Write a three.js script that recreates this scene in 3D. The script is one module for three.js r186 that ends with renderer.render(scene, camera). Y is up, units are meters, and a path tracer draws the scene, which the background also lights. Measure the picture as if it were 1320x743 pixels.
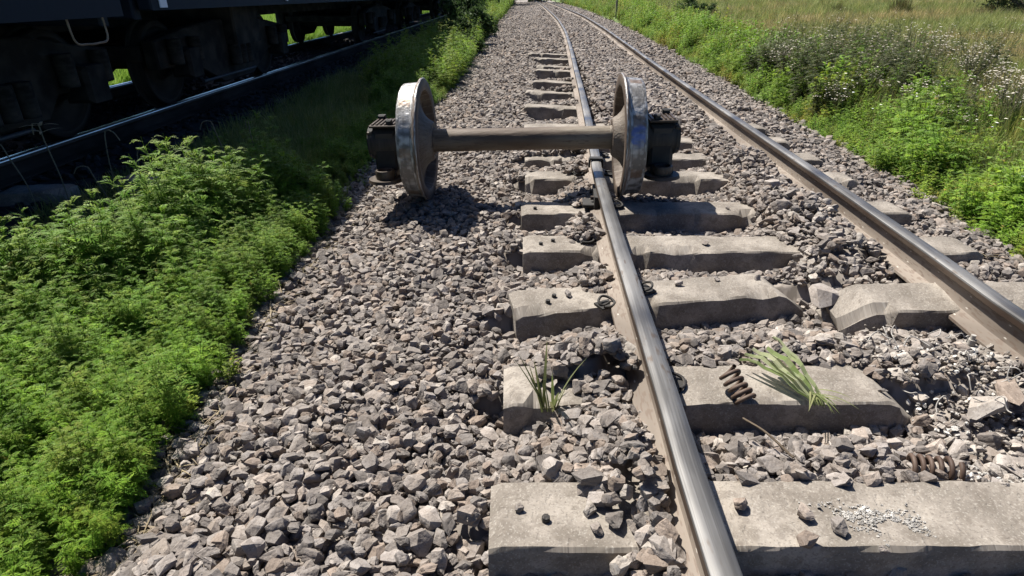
import * as THREE from 'three';
import { Sky } from 'three/addons/objects/Sky.js';
import { ConvexGeometry } from 'three/addons/geometries/ConvexGeometry.js';
import { mergeGeometries, toCreasedNormals } from 'three/addons/utils/BufferGeometryUtils.js';

// ---------------------------------------------------------------- camera, sky, sun, exposure
const scene = new THREE.Scene();
const camera = new THREE.PerspectiveCamera(50.94, 1024 / 576, 0.05, 600);
camera.position.set(0, 1.26, 0);
camera.rotation.set(-0.4533, 0, 0);
const SUN = new THREE.Vector3(-0.46, 1, -0.5).normalize();
const sky = new Sky();
sky.name = 'sky'; sky.userData.kind = 'structure';
sky.scale.setScalar(500);
Object.assign(sky.material.uniforms.sunPosition, { value: SUN.clone() });
sky.material.uniforms.turbidity.value = 3; sky.material.uniforms.rayleigh.value = 0.65; sky.material.uniforms.mieCoefficient.value = 0.004;
scene.add(sky);
scene.environmentIntensity = 0.1;
const sun = new THREE.DirectionalLight(new THREE.Color(1, 0.945, 0.855), 5);
sun.name = 'sun';
sun.position.copy(SUN).multiplyScalar(60); sun.castShadow = true;
sun.shadow.mapSize.set(4096, 4096);
Object.assign(sun.shadow.camera, { left: -30, right: 30, top: 30, bottom: -30, near: 1, far: 140 });
scene.add(sun, sun.target);
const renderer = new THREE.WebGLRenderer({ antialias: true });
renderer.toneMapping = THREE.LinearToneMapping;
renderer.toneMappingExposure = 2.05;
renderer.shadowMap.enabled = true;

// ---------------------------------------------------------------- helpers
let seedState = 12345;
const seed = (s) => { seedState = s >>> 0; };
function rnd() { seedState = (seedState + 0x6d2b79f5) >>> 0; let t = seedState; t = Math.imul(t ^ (t >>> 15), t | 1); t ^= t + Math.imul(t ^ (t >>> 7), t | 61); return ((t ^ (t >>> 14)) >>> 0) / 4294967296; }
const rr = (a, b) => a + (b - a) * rnd();
const gauss = () => (rnd() + rnd() + rnd() + rnd() - 2) * 0.87;
const clamp = (x, a, b) => Math.min(b, Math.max(a, x));
const sstep = (a, b, x) => { const t = clamp((x - a) / (b - a), 0, 1); return t * t * (3 - 2 * t); };
const lerp = (a, b, t) => a + (b - a) * t;
const hash2 = (x, y) => { let h = Math.imul(x | 0, 374761393) + Math.imul(y | 0, 668265263); h = Math.imul(h ^ (h >>> 13), 1274126177); return ((h ^ (h >>> 16)) >>> 0) / 4294967296; };
function vnoise(x, y, per = 0) {
  const ix = Math.floor(x), iy = Math.floor(y), fx = x - ix, fy = y - iy, u = fx * fx * (3 - 2 * fx), v = fy * fy * (3 - 2 * fy);
  const w = per ? (a) => ((a % per) + per) % per : (a) => a;
  const a = hash2(w(ix), w(iy)), b = hash2(w(ix + 1), w(iy)), c = hash2(w(ix), w(iy + 1)), d = hash2(w(ix + 1), w(iy + 1));
  return lerp(lerp(a, b, u), lerp(c, d, u), v);
}
function fbm(x, y, o = 4, per = 0) { let s = 0, a = 0.5, t = 0; for (let i = 0; i < o; i++) { s += a * vnoise(x + i * 17 * (per ? 0 : 1), y, per); t += a; x *= 2; y *= 2; per *= 2; a *= 0.5; } return s / t; }
const toS = (c) => Math.round(255 * clamp(c <= 0.0031308 ? c * 12.92 : 1.055 * c ** (1 / 2.4) - 0.055, 0, 1));
function tex(n, fn, color = true) {       // fn(u, v) -> linear [r, g, b] or a grey value; n pixels a side; tiles
  const data = new Uint8Array(n * n * 4);
  for (let j = 0; j < n; j++) for (let i = 0; i < n; i++) {
    const c = fn(i / n, j / n), k = (j * n + i) * 4;
    if (color) { data[k] = toS(c[0]); data[k + 1] = toS(c[1]); data[k + 2] = toS(c[2]); } else data[k] = data[k + 1] = data[k + 2] = Math.round(255 * clamp(c, 0, 1));
    data[k + 3] = 255;
  }
  const t = new THREE.DataTexture(data, n, n);
  t.wrapS = t.wrapT = THREE.RepeatWrapping; t.magFilter = THREE.LinearFilter; t.minFilter = THREE.LinearFilter;
  if (color) t.colorSpace = THREE.SRGBColorSpace;
  t.needsUpdate = true;
  return t;
}
const rep = (t, r, s = r) => { const c = t.clone(); c.repeat.set(r, s); c.needsUpdate = true; return c; };
const mixc = (a, b, t) => [lerp(a[0], b[0], t), lerp(a[1], b[1], t), lerp(a[2], b[2], t)];
const lin = (r, g, b) => new THREE.Color().setRGB(r, g, b);
const names = new Map();
function numbered(n) { const k = names.get(n) ?? 0; names.set(n, k + 1); return k ? n + '_' + String(k).padStart(3, '0') : n; }
function tag(o, label, category, group, kind) { o.userData = { ...o.userData, label, category }; if (group) o.userData.group = group; if (kind) o.userData.kind = kind; return o; }
function shade(o) { o.traverse((m) => { if (m.isMesh) { m.castShadow = true; m.receiveShadow = true; } }); return o; }
function thing(name, label, category, p = [0, 0, 0], turn = 0, group) { const g = new THREE.Group(); g.name = numbered(name); g.position.set(...p); g.rotation.y = turn; scene.add(g); return tag(g, label, category, group); }
function part(name, geo, m, parent = scene) { const o = new THREE.Mesh(geo, m); o.name = parent === scene ? numbered(name) : name; o.castShadow = o.receiveShadow = true; parent.add(o); return o; }
function structure(o) { o.userData.kind = 'structure'; return o; }
// moved copies of geometries
const M4 = new THREE.Matrix4(), Q4 = new THREE.Quaternion(), V3 = THREE.Vector3;
function mv(g, x = 0, y = 0, z = 0, rx = 0, ry = 0, rz = 0) { g.applyMatrix4(new THREE.Matrix4().compose(new V3(x, y, z), new THREE.Quaternion().setFromEuler(new THREE.Euler(rx, ry, rz)), new V3(1, 1, 1))); return g; }
function box(w, h, d, x = 0, y = 0, z = 0, c = 0.006) {            // chamfered box
  const s = new THREE.Shape(); const a = w / 2 - c, b = h / 2 - c; s.moveTo(-a, -b); s.lineTo(a, -b); s.lineTo(a, b); s.lineTo(-a, b); s.closePath();
  const g = new THREE.ExtrudeGeometry(s, { depth: d - 2 * c, bevelEnabled: true, bevelSize: c, bevelThickness: c, bevelSegments: 1, curveSegments: 1 });
  return g.translate(x, y, z - d / 2 + c);
}
function cyl(r0, r1, h, n = 20) { return new THREE.CylinderGeometry(r0, r1, h, n); }
function tube(pts, r, seg = 24, n = 7) { return new THREE.TubeGeometry(new THREE.CatmullRomCurve3(pts.map((p) => new V3(...p))), seg, r, n, false); }
function plain(g) { const o = (g.index ? g.toNonIndexed() : g).clone(); for (const k of Object.keys(o.attributes)) if (!['position', 'normal', 'uv'].includes(k)) o.deleteAttribute(k); return o; }
const join = (...gs) => mergeGeometries(gs.map(plain));

// mesh of loose triangles with vertex colours
class Tri {
  constructor() { this.p = []; this.c = []; }
  t(a, b, c, col) { this.p.push(...a, ...b, ...c); this.c.push(...col, ...col, ...col); }
  geo() { const g = new THREE.BufferGeometry(); g.setAttribute('position', new THREE.Float32BufferAttribute(this.p, 3)); g.setAttribute('color', new THREE.Float32BufferAttribute(this.c, 3)); g.computeVertexNormals(); return g; }
}

// ---------------------------------------------------------------- the track's course (d = metres ahead of the camera along -z)
function curve(pts) {
  return (x) => {
    const n = pts.length; let i = 0; while (i < n - 2 && x > pts[i + 1][0]) i++;
    const m = (k) => { if (k <= 0) return (pts[1][1] - pts[0][1]) / (pts[1][0] - pts[0][0]); if (k >= n - 1) return (pts[n - 1][1] - pts[n - 2][1]) / (pts[n - 1][0] - pts[n - 2][0]); return (pts[k + 1][1] - pts[k - 1][1]) / (pts[k + 1][0] - pts[k - 1][0]); };
    const [x0, y0] = pts[i], [x1, y1] = pts[i + 1], h = x1 - x0, t = (x - x0) / h;
    if (t < 0) return y0 + m(0) * (x - x0); if (t > 1) return y1 + m(n - 1) * (x - x1);
    const t2 = t * t, t3 = t2 * t;
    return (2 * t3 - 3 * t2 + 1) * y0 + (t3 - 2 * t2 + t) * h * m(i) + (-2 * t3 + 3 * t2) * y1 + (t3 - t2) * h * m(i + 1);
  };
}
const leftRailX = curve([[-6, 0.43], [0, 0.435], [1.1, 0.455], [1.54, 0.475], [2.88, 0.53], [4.25, 0.6], [4.5, 0.625], [6, 0.74], [8.2, 0.895], [10.7, 1.06], [15.5, 1.38], [23, 1.82], [35, 2.3], [67, 3.12], [110, 3.9], [180, 4.6]]);
const rightRailX = curve([[-6, 1.88], [0, 1.89], [2, 1.93], [2.6, 1.98], [3.9, 2.07], [5.7, 2.17], [11, 2.48], [15.3, 2.76], [25, 3.36], [40, 4.05], [84, 5.0], [110, 5.4], [180, 6.1]]);
const cx = (d) => (leftRailX(d) + rightRailX(d)) / 2;
const edgeL = curve([[-6, -1.1], [1, -1.1], [2.7, -1.22], [4.5, -1.22], [8.5, -1.02], [12, -0.85], [23, -0.8], [68, -0.2], [180, 1]]);
const edgeR = curve([[-6, 2.6], [3, 2.84], [5.4, 3.15], [7.9, 3.36], [13.6, 3.95], [32, 5.3], [76, 7.3], [180, 9]]);

// sleepers: [x of left end, d of front top edge there, length, yaw, kind]
const SL = [
  [-0.06, 1.085, 2.54, 0.0, 'near'], [-0.03, 1.685, 1.5, 0.005, 'brokenA'], [0.02, 2.32, 1.42, 0.165, 'brokenB'], [1.42, 2.29, 1.08, 0.02, 'brokenC'],
  [0.06, 3.05, 2.5, -0.01, 'x'], [0.06, 3.67, 2.5, 0.005, 'x'], [0.1, 4.46, 2.5, -0.01, 'x'], [0.11, 5.06, 2.52, 0.0, 'x'], [0.12, 5.7, 2.52, 0.01, 'x'], [0.13, 6.4, 2.52, 0.0, 'x'],
  [0.15, 7.6, 2.54, 0.06, 'x'], [0.19, 8.95, 2.54, 0.06, 'x'], [0.33, 10.0, 2.54, 0.05, 'x'], [0.43, 11.5, 2.54, 0.07, 'x'], [0.47, 12.35, 2.54, 0.07, 'x'], [0.47, 13.8, 2.54, 0.08, 'x'], [0.36, 14.9, 2.54, -0.1, 'x'],
];
const MOUND = [                                   // heaps of stones: x, d, radius x, radius d, height
  [0.3, 1.78, 0.2, 0.3, 0.17], [0.28, 1.5, 0.25, 0.12, 0.05], [0.36, 1.3, 0.16, 0.14, 0.1], [0.4, 1.06, 0.1, 0.22, 0.14], [0.4, 2.2, 0.13, 0.18, 0.04], [0.42, 2.75, 0.13, 0.2, 0.09], [0.45, 3.4, 0.13, 0.3, 0.13], [0.5, 4.2, 0.12, 0.35, 0.13], [0.55, 5, 0.15, 0.5, 0.12], [0.2, 5.3, 0.3, 0.6, 0.05],
  [1.0, 1.45, 0.35, 0.14, 0.06], [1.75, 1.9, 0.35, 0.25, 0.09], [1.72, 2.75, 0.25, 0.3, 0.1], [1.75, 3.4, 0.2, 0.4, 0.1], [1.75, 4.1, 0.25, 0.4, 0.09], [1.8, 5, 0.3, 0.5, 0.08],
  [1.0, 2.1, 0.4, 0.15, 0.05], [1.3, 8, 0.8, 1.5, 0.07], [1.7, 10, 0.9, 2.5, 0.08], [-0.64, 3.95, 0.22, 0.14, 0.05], [-0.64, 4.28, 0.22, 0.14, 0.05], [-0.4, 4.1, 0.12, 0.25, 0.04], [-0.86, 4.1, 0.12, 0.25, 0.03], [0.36, 1.5, 0.07, 0.5, 0.04], [0.72, 0.95, 0.2, 0.12, 0.02],
];
function hb(x, d) {                                // top of the ballast
  const u = x - cx(d);
  let h = -0.075;
  h -= 0.09 * sstep(-1.5, -2.6, u) ; h -= 0.1 * sstep(1.2, 2.2, u);
  if (d < 15.5 && u > -1.45 && u < 1.5) {          // sawtooth in the cribs: heaped behind one sleeper, dug out before the next
    let near = -1, far = 99;
    for (const s of SL) { if (s[4] === 'brokenC') continue; const f = s[1] + Math.tan(s[3]) * clamp(x - s[0], 0, 2.5); if (f + 0.24 <= d + 0.12 && f + 0.24 > near) near = f + 0.24; if (f >= d - 0.12 && f < far) far = f; }
    const t = far < 90 && near > 0 ? clamp((d - near) / Math.max(0.1, far - near), 0, 1) : 0.6;
    const deep = d > 6.8 && u < 0 ? 0.19 : 0.145;
    const w = sstep(-1.45, -1.25, u) * (1 - 0.75 * sstep(0.1, 0.55, u));
    h = lerp(h, lerp(-0.035, -deep, t), w);
    if (d > 2.85) h = lerp(h, 0.03, sstep(0.2, 0.32, u) * (1 - sstep(0.6, 0.7, u)) * (0.55 + 0.9 * vnoise(d * 1.7, 4.2)));
    if (d > 6.6) h = lerp(h, 0.02, sstep(-0.62, -0.5, u) * (1 - sstep(0.55, 0.7, u)) * sstep(6.6, 7.2, d));
  } else if (d >= 15.5) h += 0.05 * (1 - sstep(1.2, 1.6, Math.abs(u)));
  for (const [mx, md, rx, rd, a] of MOUND) { const q = ((x - mx) / rx) ** 2 + ((d - md) / rd) ** 2; if (q < 6) h += a * Math.exp(-q); }
  return h + (fbm(x * 2.3 + 40, d * 2.3, 3) - 0.5) * 0.055;
}
const groundY = (x, d) => -0.2 + (fbm(x * 0.5 + 9, d * 0.5 + 3, 3) - 0.5) * 0.12 + (x > 0 ? 0.004 * Math.max(0, x - 6) : 0) ;

// ---------------------------------------------------------------- textures and materials
const concreteTex = tex(1024, (u, v) => { const a = fbm(u * 7, v * 7, 6, 7), b = fbm(u * 220, v * 220, 2, 220), s = fbm(u * 20, v * 20, 4, 20), g = fbm(u * 60, v * 60, 3, 60); let c = mixc([0.165, 0.143, 0.119], [0.275, 0.243, 0.206], clamp((a - 0.5) * 2.4 + 0.55 + (g - 0.5) * 0.7, 0, 1)); c = mixc(c, [0.12, 0.1, 0.08], 0.5 * sstep(0.54, 0.68, s)); c = mixc(c, [0.34, 0.315, 0.275], 0.5 * sstep(0.66, 0.8, b)); c = mixc(c, [0.1, 0.085, 0.07], 0.5 * sstep(0.34, 0.2, b)); return c; });
const concreteBump = tex(512, (u, v) => 0.6 * fbm(u * 40, v * 40, 4, 40) + 0.4 * fbm(u * 8, v * 8, 3, 8) - (fbm(u * 70, v * 70, 1, 70) < 0.16 ? 0.3 : 0), false);
const rustTex = tex(512, (u, v) => { const a = fbm(u * 5, v * 5, 5, 5), b = fbm(u * 60, v * 60, 3, 60), l = fbm(u * 30, v * 4, 3, 4); let c = mixc([0.15, 0.09, 0.055], [0.32, 0.235, 0.165], clamp((a - 0.5) * 2 + 0.5, 0, 1)); c = mixc(c, [0.38, 0.3, 0.22], 0.5 * sstep(0.55, 0.7, l)); c = mixc(c, [0.09, 0.05, 0.03], 0.5 * sstep(0.62, 0.75, b)); return c; });
const railTex = tex(512, (u, v) => { const a = fbm(u * 4, v * 3, 4, 3), b = fbm(u * 80, v * 60, 2, 20); let c = mixc([0.125, 0.1, 0.078], [0.22, 0.183, 0.148], clamp((a - 0.5) * 2.4 + 0.5, 0, 1)); c = mixc(c, [0.09, 0.055, 0.036], 0.5 * sstep(0.58, 0.72, b)); const sp = fbm(u * 45, v * 40 + 0.37, 1, 5); if (sp > 0.95) c = [0.45, 0.42, 0.36]; return c; });
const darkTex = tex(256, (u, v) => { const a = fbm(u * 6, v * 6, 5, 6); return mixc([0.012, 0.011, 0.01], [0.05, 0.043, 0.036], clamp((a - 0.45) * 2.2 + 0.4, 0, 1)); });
const steelTex = tex(512, (u, v) => { const l = fbm(u * 120, v * 5, 2, 5), a = fbm(u * 8, v * 8, 5, 8), e = fbm(u * 40, v * 40, 3, 40); let c = mixc([0.36, 0.35, 0.34], [0.74, 0.73, 0.72], clamp(0.5 + (l - 0.5) * 1.2 + (a - 0.5) * 1.8, 0, 1)); return mixc(c, [0.3, 0.2, 0.13], 0.7 * sstep(0.6, 0.74, e * 0.5 + a * 0.5)); });
const steelRough = tex(512, (u, v) => clamp(0.32 + 0.35 * (fbm(u * 5, v * 5, 4, 5) - 0.3) + 0.2 * fbm(u * 110, v * 6, 2, 2), 0, 1), false);
const grainBump = tex(256, (u, v) => fbm(u * 10, v * 10, 5, 10), false);
const stoneTex = tex(256, (u, v) => { const a = fbm(u * 5, v * 5, 5, 5), b = fbm(u * 50, v * 50, 2, 50); let c = mixc([0.72, 0.7, 0.68], [1, 1, 1], clamp((a - 0.5) * 2.4 + 0.5, 0, 1)); if (b > 0.74) c = [1, 1, 1]; if (b < 0.24) c = mixc(c, [0.45, 0.42, 0.4], 0.7); return c; });
const treadTex = tex(512, (u, v) => { const a = fbm(u * 60, v * 6, 5, 12), s = fbm(u * 12, v * 30, 3, 3), p = fbm(u * 28 + 0.2, v * 4, 4, 4); let c = mixc([0.13, 0.125, 0.12], [0.42, 0.415, 0.41], clamp(0.5 + (a - 0.5) * 2.6 + (s - 0.5) * 0.7, 0, 1)); c = mixc(c, [0.15, 0.095, 0.06], 0.75 * sstep(0.52, 0.66, p)); return c; });

const treadPaint = tex(1024, (u, v) => { const a = fbm(u * 60, v * 6, 5, 12), s = fbm(u * 12, v * 30, 3, 3), p = fbm(u * 28 + 0.2, v * 4, 4, 4); let c = mixc([0.13, 0.125, 0.12], [0.42, 0.415, 0.41], clamp(0.5 + (a - 0.5) * 2.6 + (s - 0.5) * 0.7, 0, 1)); c = mixc(c, [0.15, 0.095, 0.06], 0.75 * sstep(0.52, 0.66, p)); const q = fbm(u * 90, v * 7, 4, 20), w = Math.exp(-(((u - 0.965) / 0.035) ** 2) - ((v - 0.66) / 0.22) ** 2); return mixc(c, [0.07, 0.11, 0.3], 0.8 * sstep(0.25, 0.75, w * (0.25 + 1.2 * q))); });
const mat = (o) => new THREE.MeshStandardMaterial(o);
const M = {
  concrete: mat({ map: concreteTex, bumpMap: concreteBump, bumpScale: 0.004, roughness: 0.93 }),
  railBody: mat({ map: railTex, bumpMap: grainBump, bumpScale: 0.0015, roughness: 0.75, metalness: 0.05 }),
  railHead: mat({ map: steelTex, color: lin(0.25, 0.247, 0.243), roughnessMap: steelRough, roughness: 1.1, metalness: 0.6 }),
  sidingHead: mat({ map: steelTex, roughness: 0.3, metalness: 0.9 }),
  railSide: mat({ map: rep(rustTex, 1), color: lin(0.22, 0.21, 0.21), roughness: 0.6, metalness: 0.2 }),
  rust: mat({ map: rustTex, bumpMap: grainBump, bumpScale: 0.002, roughness: 0.85 }),
  axle: mat({ map: rep(rustTex, 1, 4), color: lin(0.48, 0.52, 0.53), bumpMap: rep(grainBump, 2, 9), bumpScale: 0.003, roughness: 0.62, metalness: 0.15 }),
  wheel: mat({ map: rep(rustTex, 4, 1), color: lin(0.46, 0.5, 0.54), bumpMap: rep(grainBump, 8, 2), bumpScale: 0.003, roughness: 0.7, metalness: 0.1 }),
  tread: mat({ map: treadTex, roughness: 0.5, metalness: 0.45, bumpMap: rep(grainBump, 12, 2), bumpScale: 0.003 }),
  treadPaint: mat({ map: treadPaint, roughness: 0.5, metalness: 0.45, bumpMap: rep(grainBump, 12, 2), bumpScale: 0.003 }),
  dark: mat({ map: darkTex, bumpMap: grainBump, bumpScale: 0.003, roughness: 0.75 }),
  darkSteel: mat({ map: rustTex, color: lin(0.22, 0.225, 0.23), roughness: 0.55, metalness: 0.3 }),
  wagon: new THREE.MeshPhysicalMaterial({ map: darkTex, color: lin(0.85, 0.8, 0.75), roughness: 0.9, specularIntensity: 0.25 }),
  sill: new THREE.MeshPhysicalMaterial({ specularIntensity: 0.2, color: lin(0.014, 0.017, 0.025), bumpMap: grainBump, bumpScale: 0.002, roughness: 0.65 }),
  paleMetal: mat({ map: steelTex, color: lin(0.07, 0.07, 0.07), roughness: 0.6, metalness: 0.2 }),
  whitePaint: mat({ color: lin(0.6, 0.6, 0.65), roughness: 0.6 }),
  stone: mat({ map: stoneTex, bumpMap: grainBump, bumpScale: 0.004, roughness: 0.95 }),
  spring: mat({ map: rustTex, color: lin(0.3, 0.26, 0.25), roughness: 0.7 }),
  deadStem: mat({ color: lin(0.17, 0.14, 0.095), roughness: 0.9 }),
  wire: mat({ color: lin(0.32, 0.3, 0.27), roughness: 0.7 }),
  bark: mat({ color: lin(0.1, 0.075, 0.05), roughness: 0.95, bumpMap: grainBump, bumpScale: 0.004 }),
};
const leafMat = (o = {}) => new THREE.MeshPhysicalMaterial({ vertexColors: true, side: THREE.DoubleSide, roughness: 0.8, transmission: 0.5, thickness: 0, ior: 1.3, specularIntensity: 0.35, ...o });
M.leaf = leafMat(); M.dry = mat({ vertexColors: true, side: THREE.DoubleSide, roughness: 0.9 });

// ---------------------------------------------------------------- ground sheets
function sheet(name, x0, x1, d0, d1, nx, nd, hf, m, uvScale) {
  const g = new THREE.BufferGeometry(), p = [], uv = [], ix = [];
  for (let j = 0; j <= nd; j++) for (let i = 0; i <= nx; i++) {
    const d = typeof d1 === 'function' ? d1(j / nd) : lerp(d0, d1, j / nd), a = typeof x0 === 'function' ? x0(d) : x0, b = typeof x1 === 'function' ? x1(d) : x1, x = lerp(a, b, i / nx);
    p.push(x, hf(x, d), -d); uv.push(x * uvScale, d * uvScale);
  }
  for (let j = 0; j < nd; j++) for (let i = 0; i < nx; i++) { const a = j * (nx + 1) + i, b = a + 1, c = a + nx + 1, e = c + 1; ix.push(a, b, e, a, e, c); }
  g.setAttribute('position', new THREE.Float32BufferAttribute(p, 3)); g.setAttribute('uv', new THREE.Float32BufferAttribute(uv, 2)); g.setIndex(ix); g.computeVertexNormals();
  return structure(part(name, g, m));
}
const fieldTex = tex(1024, (u, v) => { const a = fbm(u * 8, v * 8, 5, 8), b = fbm(u * 120, v * 120, 3, 120), w = fbm(u * 30, v * 30, 3, 30); let c = mixc([0.07, 0.12, 0.028], [0.16, 0.21, 0.055], clamp((a - 0.5) * 2.4 + 0.5, 0, 1)); c = mixc(c, [0.2, 0.2, 0.08], 0.5 * sstep(0.55, 0.7, w)); c = mixc(c, [0.03, 0.05, 0.012], 0.7 * sstep(0.5, 0.3, b)); return c; });
const sidingShadeTex = tex(256, (u, v) => mixc([0.01, 0.009, 0.008], [0.03, 0.027, 0.023], fbm(u * 20, v * 20, 4, 20)));  // near-black bed colour, with the shade under the train painted in
const soilTex = tex(512, (u, v) => { const a = fbm(u * 8, v * 8, 5, 8), b = fbm(u * 70, v * 70, 3, 70); let c = mixc([0.18, 0.155, 0.132], [0.29, 0.255, 0.222], clamp((a - 0.5) * 2 + 0.5, 0, 1)); return mixc(c, [0.09, 0.075, 0.06], 0.6 * sstep(0.5, 0.3, b)); });
M.field = mat({ map: fieldTex, roughness: 1, bumpMap: grainBump, bumpScale: 0.02 }); M.sidingShade = mat({ map: sidingShadeTex, roughness: 1, bumpMap: grainBump, bumpScale: 0.01 }); M.soil = mat({ map: soilTex, roughness: 1, bumpMap: grainBump, bumpScale: 0.01 });
const grow = (t) => -4 + 8 * t + 280 * t * t * t * t;
sheet('field', (d) => -60 - d, (d) => 80 + d, 0, grow, 120, 110, (x, d) => groundY(x, d) - (x > edgeL(d) - 0.1 && x < edgeR(d) + 0.1 ? 0.16 : 0.02), M.field, 0.12);
const bed = sheet('ballast_bed', (d) => edgeL(d) - 0.35, (d) => edgeR(d) + 0.4, 0, (t) => -1 + 17 * t, 110, 340, (x, d) => Math.min(hb(x, d) - 0.026, Math.min(Math.abs(x - leftRailX(d)), Math.abs(x - rightRailX(d))) < 0.16 ? -0.02 : 0.06) - 0.12 * sstep(edgeL(d) + 0.05, edgeL(d) - 0.3, x) - 0.12 * sstep(edgeR(d), edgeR(d) + 0.35, x), M.soil, 0.5);
sheet('ballast_bed_beyond', (d) => edgeL(d) - 0.25, (d) => edgeR(d) + 0.3, 0, (t) => 15.9 + 30 * t + 120 * t * t, 20, 140, (x, d) => hb(x, d) - 0.05, M.soil, 0.5);
sheet('siding_bed', -6.6, -2.75, 0, (t) => -3 + 100 * t, 16, 160, (x, d) => -0.03 - 0.16 * sstep(1.25, 2, Math.abs(x + 4.49)) + (fbm(x * 3, d * 3, 3) - 0.5) * 0.07, M.sidingShade, 0.5);

// ---------------------------------------------------------------- rails
const HEAD = [[-0.0355, 0.158], [-0.034, 0.165], [-0.028, 0.1695], [-0.012, 0.1715], [0.012, 0.1715], [0.028, 0.1695], [0.034, 0.165], [0.0355, 0.158]];
const SIDE_R = [[0.0355, 0.158], [0.036, 0.136], [0.03, 0.129]], SIDE_L = [[-0.03, 0.129], [-0.036, 0.136], [-0.0355, 0.158]];
const BODY = [[0.03, 0.129], [0.011, 0.121], [0.008, 0.108], [0.008, 0.05], [0.012, 0.036], [0.03, 0.027], [0.07, 0.014], [0.071, 0.002], [-0.071, 0.002], [-0.07, 0.014], [-0.03, 0.027], [-0.012, 0.036], [-0.008, 0.05], [-0.008, 0.108], [-0.011, 0.121], [-0.03, 0.129]];
function sweep(profile, fx, ds) {
  const p = [], uv = [], ix = []; let len = [0];
  for (let k = 1; k < profile.length; k++) len.push(len[k - 1] + Math.hypot(profile[k][0] - profile[k - 1][0], profile[k][1] - profile[k - 1][1]));
  ds.forEach((d) => { const e = 0.05, tx = (fx(d + e) - fx(d - e)) / (2 * e), l = Math.hypot(tx, 1), nx = 1 / l, nz = tx / l; profile.forEach(([u, y], k) => { p.push(fx(d) + u * nx, y, -d + u * nz); uv.push(len[k] * 2, d * 0.5); }); });
  const n = profile.length;
  for (let j = 0; j < ds.length - 1; j++) for (let k = 0; k < n - 1; k++) { const a = j * n + k, b = a + 1, c = a + n, e = c + 1; ix.push(a, b, e, a, e, c); }
  const g = new THREE.BufferGeometry(); g.setAttribute('position', new THREE.Float32BufferAttribute(p, 3)); g.setAttribute('uv', new THREE.Float32BufferAttribute(uv, 2)); g.setIndex(ix);
  return toCreasedNormals(g, 0.6);
}
const DS = []; for (let d = -3; d < 130; d += d < 12 ? 0.3 : d < 40 ? 0.8 : 2.5) DS.push(d);
function rail(fx, label, headMat, webMat = M.railBody) {
  const t = thing('rail', label, 'rail', [0, 0, 0], 0, 'running rails');
  part('rail_head', sweep(HEAD, fx, DS), headMat, t); part('head_flank', sweep(SIDE_R, fx, DS), M.railSide, t); part('head_flank', sweep(SIDE_L, fx, DS), M.railSide, t);
  part('rail_web', sweep(BODY, fx, DS), webMat, t);
  return t;
}
const railA = rail(leftRailX, 'steel rail that the loose wheelset axle lies across, shiny worn head', M.railHead);
const railB = rail(rightRailX, 'steel rail beside the flowering weeds, shiny head over dusty brown web', M.railHead);
rail(() => -3.73, 'shaded siding rail under the train wheels, on the side towards the green weeds', M.sidingHead, M.wagon);  // both siding webs take the near-black wagon material, train shade put into colour
rail(() => -5.25, 'siding rail under the train on its far side, against the sunny grass', M.sidingHead, M.wagon);
{ // strap and joint on the rail under the axle
  const t = thing('rail_clamp', 'dark steel band clamped over the rail just below the axle', 'clamp', [leftRailX(4.36), 0.004, -4.36], -0.06);
  part('band', join(box(0.092, 0.014, 0.06, 0, 0.18, 0, 0.003), box(0.012, 0.06, 0.06, -0.046, 0.148, 0, 0.003), box(0.012, 0.06, 0.06, 0.046, 0.148, 0, 0.003)), M.dark, t);
  const f = thing('fishplate', 'dark bent joint plate against the rail foot by the wheelset', 'fishplate', [leftRailX(3.82) - 0.03, 0.02, -3.82], -0.07);
  part('plate', join(box(0.03, 0.075, 0.3, 0, 0.05, 0, 0.004), box(0.08, 0.02, 0.2, -0.045, 0.02, 0.03, 0.004)), M.dark, f);
  for (const z of [-0.09, 0.06]) part('bolt', mv(cyl(0.014, 0.014, 0.03, 6), -0.02, 0.055, z, 0, 0, Math.PI / 2), M.darkSteel, f);
}

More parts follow.
